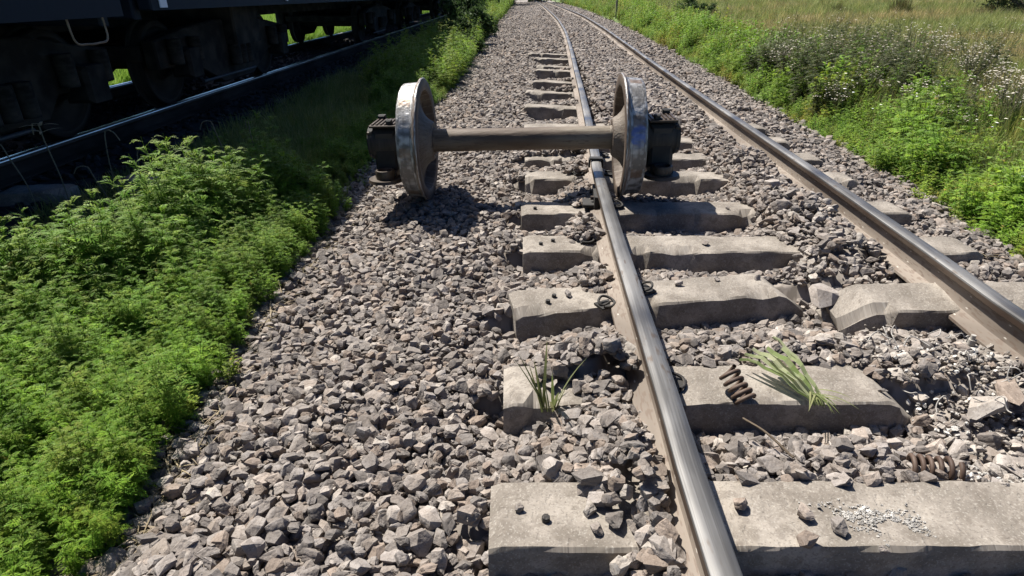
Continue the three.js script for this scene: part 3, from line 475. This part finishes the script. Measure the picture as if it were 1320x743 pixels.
const G0 = [0.105, 0.215, 0.018], G1 = [0.26, 0.45, 0.042];
const WEEDS = [weedGeo(0.42, 4, 0.07, G0, G1, 0.05), weedGeo(0.36, 5, 0.062, G0, G1, 0.07), weedGeo(0.48, 4, 0.078, G0, mixc(G1, [0.19, 0.19, 0.05], 0.5), 0.05), weedGeo(0.3, 5, 0.056, mixc(G0, [0.13, 0.17, 0.03], 0.5), G1, 0.07)];
function leafyGeo(h, stems, leafLen, c0, c1) {          // plain pointed leaves up a stem
  const T = new Tri();
  for (let s = 0; s < stems; s++) {
    const az = rr(0, 6.28), lean = rr(0.05, 0.5), H = h * rr(0.6, 1.1), at = (t) => [Math.cos(az) * (0.04 + lean * H * t * t), H * t, Math.sin(az) * (0.04 + lean * H * t * t)];
    for (let i = 0; i < 4; i++) stick(T, at(i / 4), at((i + 1) / 4), 0.003 * (1 - i / 5), 0.003 * (1 - (i + 1) / 5), mixc(c0, [0.14, 0.1, 0.05], 0.5));
    const n = Math.round(26 * (H / 0.35)); let a = rr(0, 6);
    for (let i = 0; i < n; i++) { const t = 0.1 + (0.9 * i) / n; a += 2.2 + rr(-0.4, 0.4); blade(T, at(t), [Math.cos(a), Math.sin(a)], leafLen * rr(0.6, 1.2), leafLen * 0.36, rr(0.3, 0.9), rnd() < 0.06 ? [0.3, 0.26, 0.06] : mixc(c0, c1, rnd()), rr(0.2, 0.9), 3); }
  }
  return T.geo();
}
const LEAFY = [leafyGeo(0.38, 5, 0.055, G0, G1), leafyGeo(0.3, 6, 0.045, mixc(G0, [0.15, 0.17, 0.03], 0.5), mixc(G1, [0.28, 0.33, 0.06], 0.6))];
const TALL = [weedGeo(1.05, 6, 0.11, [0.045, 0.065, 0.018], [0.11, 0.125, 0.04], 0.1), weedGeo(0.9, 6, 0.1, [0.05, 0.07, 0.018], [0.12, 0.135, 0.04], 0.12)];
function scatterPlants(name, label, geos, m, list) {          // list: [x, y, d, scale, tint]
  const top = thing(name, label, 'weeds'); top.userData.kind = 'stuff';
  geos.forEach((g, v) => {
    const L = list.filter((_, i) => i % geos.length === v), im = new THREE.InstancedMesh(g, m, L.length);
    im.name = 'foliage'; im.userData.kind = 'stuff'; im.castShadow = im.receiveShadow = true;
    L.forEach(([x, y, d, s, c], i) => { dummy.position.set(x, y, -d); dummy.rotation.set(rr(-0.12, 0.12), rr(0, 6.28), rr(-0.12, 0.12)); dummy.scale.set(s, s * rr(0.85, 1.15), s); dummy.updateMatrix(); im.setMatrixAt(i, dummy.matrix); im.setColorAt(i, new THREE.Color().setRGB(...c)); });
    top.add(im);
  });
  return top;
}
const tint = (y = 0) => { const k = rr(0.8, 1.15); return [k * (1 + y * rr(0, 1)), k, k * rr(0.8, 1.1)]; };
{ // left bank
  const L = [];
  for (let i = 0; i < 7000; i++) {
    const d = 0.35 + 11 * rnd() ** 1.25, e = edgeL(d), w = d < 4.1 ? lerp(1.7, 0.85, sstep(1.2, 3, d)) : 0.7, q = rnd(), x = e - 0.12 + 0.1 * gauss() - w * q;
    if (!inView(x, 0.2, d, 1.25)) continue;
    const n = fbm(x * 1.6 + 3, d * 1.6, 3); if (n < 0.24) continue;
    L.push([x, groundY(x, d) - 0.02 + 0.06, d, (0.48 + 0.48 * sstep(0, 0.35, q)) * rr(0.6, 1.25) * (0.7 + 0.55 * sstep(0.35, 0.7, fbm(x * 2.7 + 8, d * 2.7 + 1, 2))) * (d > 4.2 && d < 8.3 ? 0.45 : d > 8 ? 0.75 : 1.0), tint(n > 0.6 ? 0.3 : 0.05)]);
  }
  for (let i = 0; i < 2400; i++) { const d = 0.4 + 3.9 * rnd(), x = edgeL(d) - 0.03 + 0.07 * gauss() - lerp(1.8, 1.0, sstep(1.2, 3, d)) * rnd(); if (inView(x, 0.2, d, 1.2)) L.push([x, groundY(x, d) + 0.05, d, rr(0.3, 0.62), tint(0.1)]); }
  for (let i = 0; i < 1500; i++) { const d = 10 + 90 * rnd() ** 1.6, x = edgeL(d) - 0.1 - (1.1 + d * 0.02) * rnd(); L.push([x, groundY(x, d), d, rr(0.9, 1.5) * (1 + d / 60), tint(0.3)]); }
  scatterPlants('weed_bank', 'dense bank of bright green feathery weeds along the ballast towards the train', [WEEDS[0], WEEDS[1], WEEDS[3], WEEDS[2], LEAFY[1], WEEDS[1], WEEDS[3]], M.leaf, L);
}
function wispGeo() { const T = new Tri(); for (let i = 0; i < 26; i++) { const a = rr(0, 6.28), e = rr(0.05, 0.5); blade(T, [gauss() * 0.05, 0, gauss() * 0.05], [Math.cos(a) * e, Math.sin(a) * e], rr(0.3, 0.75), 0.007, rr(0.05, 0.9), mixc([0.11, 0.19, 0.03], [0.32, 0.34, 0.12], rnd()), 1, 5); } return T.geo(); }
const WISP = wispGeo();
{ // right bank, low
  const L = [];
  for (let i = 0; i < 8000; i++) {
    const d = i % 4 ? 2.2 + 30 * rnd() ** 1.7 : 20 + 90 * rnd() ** 1.4, e = edgeR(d), q = rnd(), x = e + 0.1 + 0.1 * gauss() + (1.5 + d * 0.05) * q;
    if (!inView(x, 0.2, d, 1.2)) continue;
    L.push([x, groundY(x, d), d, (0.5 + 0.5 * sstep(0, 0.3, q)) * rr(0.65, 1.2) * (0.65 + 0.8 * sstep(0.35, 0.68, fbm(x * 1.9 + 2, d * 1.9, 3))) * (1 + d / 50), ((t, q2) => [t[0] * (1 + 0.7 * q2), t[1] * (1 - 0.05 * q2), t[2] * (1 + 0.3 * q2)])(tint(0.2), sstep(0.52, 0.7, fbm(x * 1.3 + 31, d * 1.3, 3)) * rnd())]);
  }
  scatterPlants('weed_verge', 'low bright green weeds along the ballast on the field side', [LEAFY[0], WEEDS[1], WEEDS[3], LEAFY[1], WEEDS[3], WEEDS[0]], M.leaf, L);
}
// tall weeds with pale flower heads, each a thing
function flowerHead(T, p, r, col) { for (let k = 0; k < 6; k++) { const a = (k / 6) * 6.2832, b = a + 1.0472; T.t([p[0], p[1] + r * 0.25, p[2]], [p[0] + r * Math.cos(a), p[1], p[2] + r * Math.sin(a)], [p[0] + r * Math.cos(b), p[1], p[2] + r * Math.sin(b)], col); } }
const tallFlowers = TALL.map((g, v) => { const T = new Tri(); for (let i = 0; i < 16; i++) { const a = rr(0, 6.28), r = rr(0.02, 0.28); const p = [Math.cos(a) * r, rr(0.6, 1.0) * (v ? 0.9 : 1.05), Math.sin(a) * r]; stick(T, [p[0] * 0.6, p[1] - 0.18, p[2] * 0.6], p, 0.0025, 0.0015, [0.14, 0.12, 0.06], 3); flowerHead(T, p, rr(0.008, 0.018), mixc([0.5, 0.45, 0.38], [0.22, 0.17, 0.1], rnd())); } return T.geo(); });
seed(21);
for (let i = 0; i < 76; i++) {
  const d = i < 46 ? rr(7.6, 11.5) : 6.4 + 12 * rnd() ** 1.3, x = edgeR(d) + (i < 46 ? 0.45 + rnd() * 1.7 : 0.9 + rnd() * 3.2 + (d - 6) * 0.12), v = i % 2;
  const t = thing('tall_weed', 'tall bushy weed with small pale flower heads behind the low weeds', 'weed', [x, groundY(x, d), -d], rr(0, 6.28), 'tall flowering weeds on the field side'); t.scale.setScalar(rr(0.75, 1.15));
  part('foliage', TALL[v], M.leaf, t).userData.kind = 'stuff'; part('flower_heads', tallFlowers[v], M.dry, t).userData.kind = 'stuff';
}
{ // wispy grass standing through the tall weeds
  const L = []; for (let i = 0; i < 750; i++) { const d = 3.2 + 18 * rnd() ** 1.3, x = edgeR(d) + 0.7 + rnd() * (2.6 + d * 0.15); L.push([x, groundY(x, d), d, rr(0.6, 1.15), tint(0.3)]); }
  scatterPlants('wispy_grass', 'tall wispy grass standing among the field side weeds', [WISP], M.leaf, L);
}
// bare branching dead stalks
function twigGeo(h) { const T = new Tri(), col = [0.17, 0.14, 0.085]; const go = (p, dir, len, r, lv) => { const e = [p[0] + dir.x * len, p[1] + dir.y * len, p[2] + dir.z * len]; stick(T, p, e, r, r * 0.65, mixc(col, [0.1, 0.1, 0.05], rnd()), 4); if (lv > 0) for (let k = 0; k < 3; k++) go(e.map((q, j) => lerp(p[j], q, rr(0.45, 1))), dir.clone().add(new V3(rr(-0.55, 0.55), rr(0, 0.35), rr(-0.55, 0.55))).normalize(), len * rr(0.6, 0.85), r * 0.6, lv - 1); else flowerHead(T, e, rr(0.006, 0.016), [0.55, 0.5, 0.42]); }; for (let k = 0; k < 5; k++) go([rr(-0.03, 0.03), 0, rr(-0.03, 0.03)], new V3(rr(-0.4, 0.4), 1, rr(-0.4, 0.4)).normalize(), h * 0.38, 0.006, 3); return T.geo(); }
const TW = [twigGeo(0.95), twigGeo(0.8)];
for (const [i, [x, d, s]] of [[5.0, 6.4, 1.0], [5.5, 6.7, 1.05], [4.5, 6.9, 0.8], [4.6, 8.2, 0.9], [5.9, 7.6, 0.9], [5.3, 9.2, 1], [6.8, 9.5, 1], [3.9, 7.6, 0.8], [4.2, 9.6, 1], [5.8, 11, 1.1], [7.4, 11.5, 1.1], [4.9, 12.5, 1], [6.3, 8.6, 0.9], [4.35, 6.2, 0.75]].entries()) { const t = thing('dead_stalk', 'bare branching brown stalk standing out of the verge weeds', 'stalk', [x, groundY(x, d), -d], i * 1.3, 'dead branching stalks'); t.scale.setScalar(s); part('branches', TW[i % 2], M.dry, t); }
// drooping dead stems by the train
for (const [i, [x, d, h, bend]] of [[-3.1, 3.75, 0.62, 0.16], [-2.9, 3.8, 0.74, 0.05], [-2.75, 4.1, 0.64, -0.12], [-2.72, 3.9, 0.45, 0.13], [-2.5, 4.0, 0.55, -0.1], [-2.2, 4.6, 0.62, 0.12], [-2.0, 4.7, 0.6, 0.02]].entries()) {
  const t = thing('drooping_stem', 'thin dead stem with a nodding tip above the weeds before the train', 'stem', [x, groundY(x, d), -d], 0, 'nodding dead stems by the train');
  part('stalk', tube([[0, 0, 0], [bend * 0.1, h * 0.5, 0], [-bend * 0.15, h * 0.85, 0.02], [-bend * 0.35, h, 0.02], [-bend * 0.8, h * 0.99, 0.03], [-bend * 1.05, h * 0.9, 0.03]], 0.0038, 24, 6), M.deadStem, t);
  if (i === 1) for (let k = 0; k < 6; k++) { const a = k * 1.05, T = new Tri(); blade(T, [0, h - 0.02 - 0.04 * (k % 2), 0.02], [Math.cos(a), Math.sin(a)], 0.12, 0.018, 0.5, [0.3, 0.29, 0.18], 0.3); part('leaf', T.geo(), M.leaf, t); }
}
// taller single weed in the train's shadow edge
for (const [x, d, s] of [[-1.98, 4.75, 1.35], [-1.85, 4.6, 1.0], [-2.3, 4.7, 1.1]]) { const t = thing('upright_weed', 'upright leafy weed standing taller than the bank at the edge of the train shadow', 'weed', [x, groundY(x, d), -d], x * 7, 'upright weeds at the shadow edge'); t.scale.setScalar(s); part('foliage', WEEDS[2], M.leaf, t); }

// grass
function tuftGeo(n, h, c0, c1) { const T = new Tri(); for (let i = 0; i < n; i++) { const a = rr(0, 6.28), e = rr(0.1, 0.6); blade(T, [gauss() * 0.06, 0, gauss() * 0.06], [Math.cos(a) * e, Math.sin(a) * e], h * rr(0.5, 1.1), 0.008, rr(0.1, 0.8), mixc(c0, c1, rnd()), 1, 3); } return T.geo(); }
const GT = [tuftGeo(34, 0.28, [0.13, 0.19, 0.045], [0.31, 0.36, 0.12]), tuftGeo(30, 0.34, [0.14, 0.2, 0.05], [0.36, 0.38, 0.16]), tuftGeo(36, 0.22, [0.1, 0.18, 0.03], [0.22, 0.28, 0.06])];
{ // field grass on the right and beyond the siding
  const L = [], S = [];
  for (let i = 0; i < 60000; i++) {
    const d = 3 * (45 ** rnd()), x = edgeR(d) + 0.8 + rnd() ** 0.8 * (5 + d * 1.0); if (!inView(x, 0.2, d, 1.15)) continue;
    L.push([x, groundY(x, d) - 0.03, d, rr(0.7, 1.2) * (1 + d / 28), ((t, q) => [t[0] * (1 + 0.45 * q), t[1] * (1 + 0.1 * q), t[2] * (1 + 0.5 * q)])(tint(0.12), sstep(0.45, 0.65, fbm(x * 0.22 + 5, d * 0.22, 3)))]); if (L.length > 26000) break;
  }
  scatterPlants('grass', 'yellow green meadow grass covering the field beyond the verge', GT, M.leaf, L);
  for (let i = 0; i < 16000; i++) { const d = 4 + 50 * rnd() ** 1.6, x = -6.4 - rnd() ** 1.5 * (4 + d * 0.9); if (!inView(x, 0.2, d, 1.2)) continue; S.push([x, groundY(x, d), d, rr(0.8, 1.3) * (1 + d / 40), [0.95, 1.25, 0.6]]); }
  scatterPlants('grass_beyond_siding', 'sunny bright green grass seen under the train', GT, M.leaf, S);
  const P = [];
  for (let i = 0; i < 9000; i++) { const d = 3.6 + 26 * rnd() ** 1.5, x = lerp(-3.1, edgeL(d) - 0.5, rnd()); if (!inView(x, 0.1, d, 1.2)) continue; P.push([x, groundY(x, d) - 0.02, d, rr(0.45, 0.9) * (1 + d / 60), tint(0)]); }
  scatterPlants('short_grass', 'short grass between the siding and the ballast weeds', GT, M.leaf, P);
}
{ // dry straws along the foot of the left bank and on the stones
  const T = new Tri(); for (let k = 0; k < 7; k++) { const a = rr(0, 6.28); blade(T, [gauss() * 0.03, 0.01, gauss() * 0.03], [Math.cos(a), Math.sin(a)], rr(0.05, 0.13), 0.004, 0.25, mixc([0.13, 0.1, 0.065], [0.26, 0.21, 0.135], rnd()), 0.25, 3); }
  const L = []; for (let i = 0; i < 420; i++) { const d = 0.8 + 9 * rnd() ** 1.3, l = rnd() < 0.75, x = l ? edgeL(d) + gauss() * 0.14 : edgeR(d) + gauss() * 0.2; L.push([x, hb(x, d) - 0.01, d, rr(0.6, 1.3), tint()]); } for (let i = 0; i < 14; i++) { const d = rr(1, 4), x = rr(-1, 1.9); L.push([x, hb(x, d), d, rr(0.3, 0.6), tint()]); }
  scatterPlants('dry_litter', 'dry straw and dead leaves along the edges of the stones', [T.geo()], M.dry, L);
}
{ // small white flowers over the verge
  const T = new Tri(); stick(T, [0, 0, 0], [0.02, 0.5, 0], 0.002, 0.0015, [0.12, 0.16, 0.05], 3); flowerHead(T, [0.02, 0.5, 0], 0.014, [0.7, 0.68, 0.62]); stick(T, [0.005, 0.25, 0], [-0.06, 0.46, 0.03], 0.002, 0.001, [0.12, 0.16, 0.05], 3); flowerHead(T, [-0.06, 0.46, 0.03], 0.011, [0.7, 0.76, 0.7]);
  const L = []; for (let i = 0; i < 800; i++) { const d = 3 + 17 * rnd() ** 1.2, x = edgeR(d) + 0.25 + rnd() ** 0.7 * (3 + d * 0.4); if (inView(x, 0.3, d, 1.1) && fbm(x * 2.1, d * 2.1, 2) > 0.3) L.push([x, groundY(x, d), d, rr(0.6, 1.3), tint()]); }
  scatterPlants('white_flowers', 'scattered small white flowers among the field side weeds', [T.geo()], M.dry, L);
}

// shrubs and trees
function leafCloud(n, rx, ry, rz, size, c0, c1, clumps) {
  const T = new Tri(), C = []; for (let i = 0; i < clumps; i++) { const v = new V3(gauss(), gauss(), gauss()).normalize().multiplyScalar(rr(0.35, 0.95)); C.push([v.x * rx, v.y * ry, v.z * rz, rr(0.18, 0.34)]); }
  for (let i = 0; i < n; i++) { const c = C[Math.floor(rnd() * clumps)], v = new V3(gauss(), gauss(), gauss()).multiplyScalar(c[3]), p = new V3(c[0] + v.x * rx, c[1] + v.y * ry, c[2] + v.z * rz), a = new V3(rr(-1, 1), rr(-1, 1), rr(-1, 1)).normalize(), b = new V3(rr(-1, 1), rr(-1, 1), rr(-1, 1)).cross(a).normalize(), s = size * rr(0.6, 1.3), col = mixc(c0, c1, rnd()); const p1 = p.clone().addScaledVector(a, s), m1 = p.clone().addScaledVector(b, s * 0.35), m2 = p.clone().addScaledVector(b, -s * 0.35), p0 = p.clone().addScaledVector(a, -s); T.t(p0.toArray(), m1.toArray(), p1.toArray(), col); T.t(p0.toArray(), p1.toArray(), m2.toArray(), col); }
  return { geo: T.geo(), C };
}
function tree(name, label, x, d, h, r, c0, c1, n, size, group, trunkH = 0.3) {
  const t = thing(name, label, 'tree', [x, groundY(x, d) - 0.1, -d], 0, group), f = leafCloud(n, r, h * (1 - trunkH) / 2, r, size, c0, c1, 34), cy = h * (trunkH + (1 - trunkH) / 2), T = new Tri();
  stick(T, [0, 0, 0], [0.05, cy, 0], r * 0.07, r * 0.03, [0.1, 0.08, 0.06], 8); for (const c of f.C.slice(0, 14)) stick(T, [0.02, h * trunkH * rr(0.7, 1.4), 0], [c[0], cy + c[1], c[2]], r * 0.025, r * 0.008, [0.1, 0.08, 0.06], 5);
  part('trunk', T.geo(), M.dry, t); part('crown', f.geo.translate(0, cy, 0), M.leaf, t);
}
seed(33);
tree('shrub_tree', 'dark spreading shrub standing alone in the field', 28.5, 36.5, 5, 4.4, [0.03, 0.05, 0.018], [0.07, 0.095, 0.035], 26000, 0.1, undefined, 0.1);
tree('shrub_tree', 'lower dark shrub at the edge of the field shrub', 35, 38, 4, 3.6, [0.03, 0.05, 0.018], [0.07, 0.1, 0.035], 16000, 0.1, undefined, 0.08);
for (const [x, d, s, h] of [[-3, 92, 5, 8], [4, 112, 6, 9], [-12, 80, 6, 9], [-22, 86, 7, 10], [16, 125, 7, 9], [32, 120, 7, 10], [52, 110, 8, 10], [75, 100, 8, 10]]) tree('far_tree', 'dark leafy tree at the far end of the line', x, d, h, s, [0.025, 0.045, 0.015], [0.06, 0.09, 0.03], 5000, 0.32, 'trees at the far end', 0.12);
for (const [x, d, s] of [[22.2, 38, 1.6], [19.6, 40, 1.2], [14, 52, 1.3]]) { const t = thing('dry_bush', 'rounded brownish bush of dry stems in the meadow', 'bush', [x, groundY(x, d), -d], x, 'brownish bushes in the meadow'), T = new Tri(); for (let i = 0; i < 420; i++) { const a = rr(0, 6.28), e = rr(0.05, 0.9); blade(T, [gauss() * 0.4, 0, gauss() * 0.3], [Math.cos(a) * e, Math.sin(a) * e], s * rr(0.5, 0.9), 0.03, rr(0.1, 0.5), mixc([0.14, 0.11, 0.05], [0.1, 0.13, 0.04], rnd()), 1, 3); } part('stems', T.geo(), M.leaf, t); }
for (const [i, [x, d, s]] of [[9.6, 36, 1.5], [11.2, 38, 1.2], [-1.2, 17, 1.1], [-1.35, 20, 1.5], [-1.6, 24, 1.8], [-3.2, 55, 4], [-2.4, 68, 4.5], [-1.5, 84, 5], [0.5, 100, 6], [3, 118, 7], [8, 122, 7]].entries()) { const t = thing('leafy_bush', x > 0 ? 'dark leafy bush in the verge far along the track' : 'dark leafy bush between the ballast and the train', 'bush', [x, groundY(x, d), -d], 0, x > 0 ? 'verge bushes' : 'bushes by the train'); const f = leafCloud(2600, 0.55 * s, 0.45 * s, 0.55 * s, 0.05 * s, [0.035, 0.065, 0.02], [0.08, 0.13, 0.04], 16); part('crown', f.geo.translate(0, 0.45 * s, 0), M.leaf, t); const T = new Tri(); for (const c of f.C.slice(0, 8)) stick(T, [0, 0, 0], [c[0], c[1] + 0.45 * s, c[2]], 0.012, 0.004, [0.1, 0.08, 0.05], 4); part('stems', T.geo(), M.dry, t); }
{ const t = thing('marker_post', 'thin grey post standing at the verge far along the track', 'post', [6.75, groundY(6.75, 43), -43]); part('post', box(0.12, 1.9, 0.1, 0, 0.95, 0, 0.01), M.concrete, t); part('cap', box(0.14, 0.06, 0.12, 0, 1.93, 0, 0.01), M.concrete, t); }

// ---------------------------------------------------------------- concrete blocks by the siding
seed(41);
for (const [i, [x, d, w, a]] of [[-3.25, 3.9, 0.42, 0.1], [-2.72, 4.25, 0.3, -0.2]].entries()) { const t = thing('concrete_block', i ? 'small grey concrete block behind the nodding stems' : 'chipped beige concrete block beside the siding', 'block', [x - w / 2, 0.06, -d], a); part('block', sleeperGeo(w, 90 + i * 7, { tw: 0.2 }), M.concrete, t); }

// ---------------------------------------------------------------- the train
const wheelT = wheelGeos(0.45);
function bogie(parent, dz, base, big) {                       // group at the bogie's middle on the rail; z along the track
  const b = new THREE.Group(); b.name = 'bogie'; b.position.set(0, 0.17, dz); parent.add(b);
  const R = 0.45;
  const axleG = mv(cyl(0.08, 0.08, 1.36, 16), 0, 0, 0, 0, 0, Math.PI / 2);
  for (const s of [-1, 1]) {
    part('axle', axleG.clone().translate(0, R, s * base / 2), M.wagon, b);
    for (const q of [-1, 1]) part('wheel', join(...[wheelT.tread, wheelT.disc, wheelT.back].map((g) => mv(g.clone().rotateZ(-Math.PI / 2), 0, 0, 0, 0, q < 0 ? Math.PI : 0, 0).translate(q * 0.68, R - 0.022, s * base / 2))), M.wagon, b);
  }
  const s = new THREE.Shape(); const L = base / 2 + 0.45;
  s.moveTo(-L, 0.42); s.lineTo(-L, 0.66); s.lineTo(-base / 2 + 0.15, 0.74); s.lineTo(-0.5, 0.8); s.lineTo(0.5, 0.8); s.lineTo(base / 2 - 0.15, 0.74); s.lineTo(L, 0.66); s.lineTo(L, 0.42); s.lineTo(base / 2 - 0.28, 0.4); s.lineTo(0.45, big ? 0.14 : 0.24); s.lineTo(-0.45, big ? 0.14 : 0.24); s.lineTo(-base / 2 + 0.28, 0.4); s.closePath();
  const side = new THREE.ExtrudeGeometry(s, { depth: 0.1, bevelEnabled: true, bevelSize: 0.015, bevelThickness: 0.015, bevelSegments: 1 });
  for (const q of [-1, 1]) {
    part('side_frame', side.clone().rotateY(Math.PI / 2).translate(q * 0.95 - 0.05, 0, 0), M.wagon, b);
    for (const z of [-base / 2, base / 2]) { part('axle_box', box(0.22, 0.28, 0.28, q * 1.06, 0.44, z, 0.03), M.wagon, b); for (const o of [-0.22, 0.22]) part('coil', mv(cyl(0.07, 0.07, 0.24, 14), q * 1.08, 0.56, z + o), M.wagon, b); }
    for (const z of [-0.18, 0, 0.18]) part('coil', mv(cyl(0.07, 0.07, 0.24, 14), q * 1.08, 0.42, z), M.wagon, b);
    part('brake_rod', mv(cyl(0.018, 0.018, base * 0.55, 8), q * 1.02, 0.2, 0.25, Math.PI / 2), M.paleMetal, b);
    for (const z of [-base / 2 + 0.52, base / 2 - 0.52]) part('brake_shoe', box(0.1, 0.3, 0.07, q * 0.74, 0.45, z, 0.01), M.wagon, b);
  }
  part('bolster', box(2.0, 0.2, 0.4, 0, 0.75, 0, 0.02), M.wagon, b);
  part('transom', box(1.7, 0.14, 0.16, 0, 0.55, base / 2 + 0.38, 0.02), M.wagon, b); part('transom', box(1.7, 0.14, 0.16, 0, 0.55, -base / 2 - 0.38, 0.02), M.wagon, b);
}
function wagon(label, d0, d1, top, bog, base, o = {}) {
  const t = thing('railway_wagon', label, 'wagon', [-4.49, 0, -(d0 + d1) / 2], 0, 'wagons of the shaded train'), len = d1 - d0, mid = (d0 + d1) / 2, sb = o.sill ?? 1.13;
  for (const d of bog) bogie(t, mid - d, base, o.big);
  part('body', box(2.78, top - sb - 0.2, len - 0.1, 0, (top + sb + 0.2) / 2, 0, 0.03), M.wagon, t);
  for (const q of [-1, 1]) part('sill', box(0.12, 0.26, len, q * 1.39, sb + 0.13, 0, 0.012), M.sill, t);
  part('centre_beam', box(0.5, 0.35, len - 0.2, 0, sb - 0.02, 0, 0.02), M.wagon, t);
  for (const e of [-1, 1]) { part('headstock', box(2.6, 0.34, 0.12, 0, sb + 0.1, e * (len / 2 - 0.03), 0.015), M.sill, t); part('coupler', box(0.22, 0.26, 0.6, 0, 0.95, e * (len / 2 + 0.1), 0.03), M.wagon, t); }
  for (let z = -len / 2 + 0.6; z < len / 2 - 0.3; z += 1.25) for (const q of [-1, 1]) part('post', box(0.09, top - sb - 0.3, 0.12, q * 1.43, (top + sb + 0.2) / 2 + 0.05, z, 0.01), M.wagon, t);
  for (const e of o.step ? [-1] : []) for (const q of [-1, 1]) part('step', tube([[q * 1.42, sb + 0.02, e * (len / 2 - 0.65)], [q * 1.43, sb - 0.15, e * (len / 2 - 0.63)], [q * 1.43, sb - 0.17, e * (len / 2 - 0.5)], [q * 1.43, sb - 0.17, e * (len / 2 - 0.38)], [q * 1.43, sb - 0.15, e * (len / 2 - 0.26)], [q * 1.42, sb + 0.02, e * (len / 2 - 0.24)]], 0.008, 30, 7), M.rust, t);
  return t;
}
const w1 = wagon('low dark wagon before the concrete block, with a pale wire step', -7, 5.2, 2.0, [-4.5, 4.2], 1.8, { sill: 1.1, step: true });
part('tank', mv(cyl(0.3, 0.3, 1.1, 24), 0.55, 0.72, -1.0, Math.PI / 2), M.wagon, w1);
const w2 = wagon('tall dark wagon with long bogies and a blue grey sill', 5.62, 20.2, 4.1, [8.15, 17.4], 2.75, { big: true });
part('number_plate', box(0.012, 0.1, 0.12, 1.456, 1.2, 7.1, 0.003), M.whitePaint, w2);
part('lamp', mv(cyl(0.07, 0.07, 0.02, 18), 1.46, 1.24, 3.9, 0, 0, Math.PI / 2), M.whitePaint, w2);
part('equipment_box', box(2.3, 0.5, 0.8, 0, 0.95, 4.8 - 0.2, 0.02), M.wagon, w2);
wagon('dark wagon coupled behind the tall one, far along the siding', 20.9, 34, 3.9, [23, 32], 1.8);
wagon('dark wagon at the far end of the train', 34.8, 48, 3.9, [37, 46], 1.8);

shade(scene);
renderer.render(scene, camera);
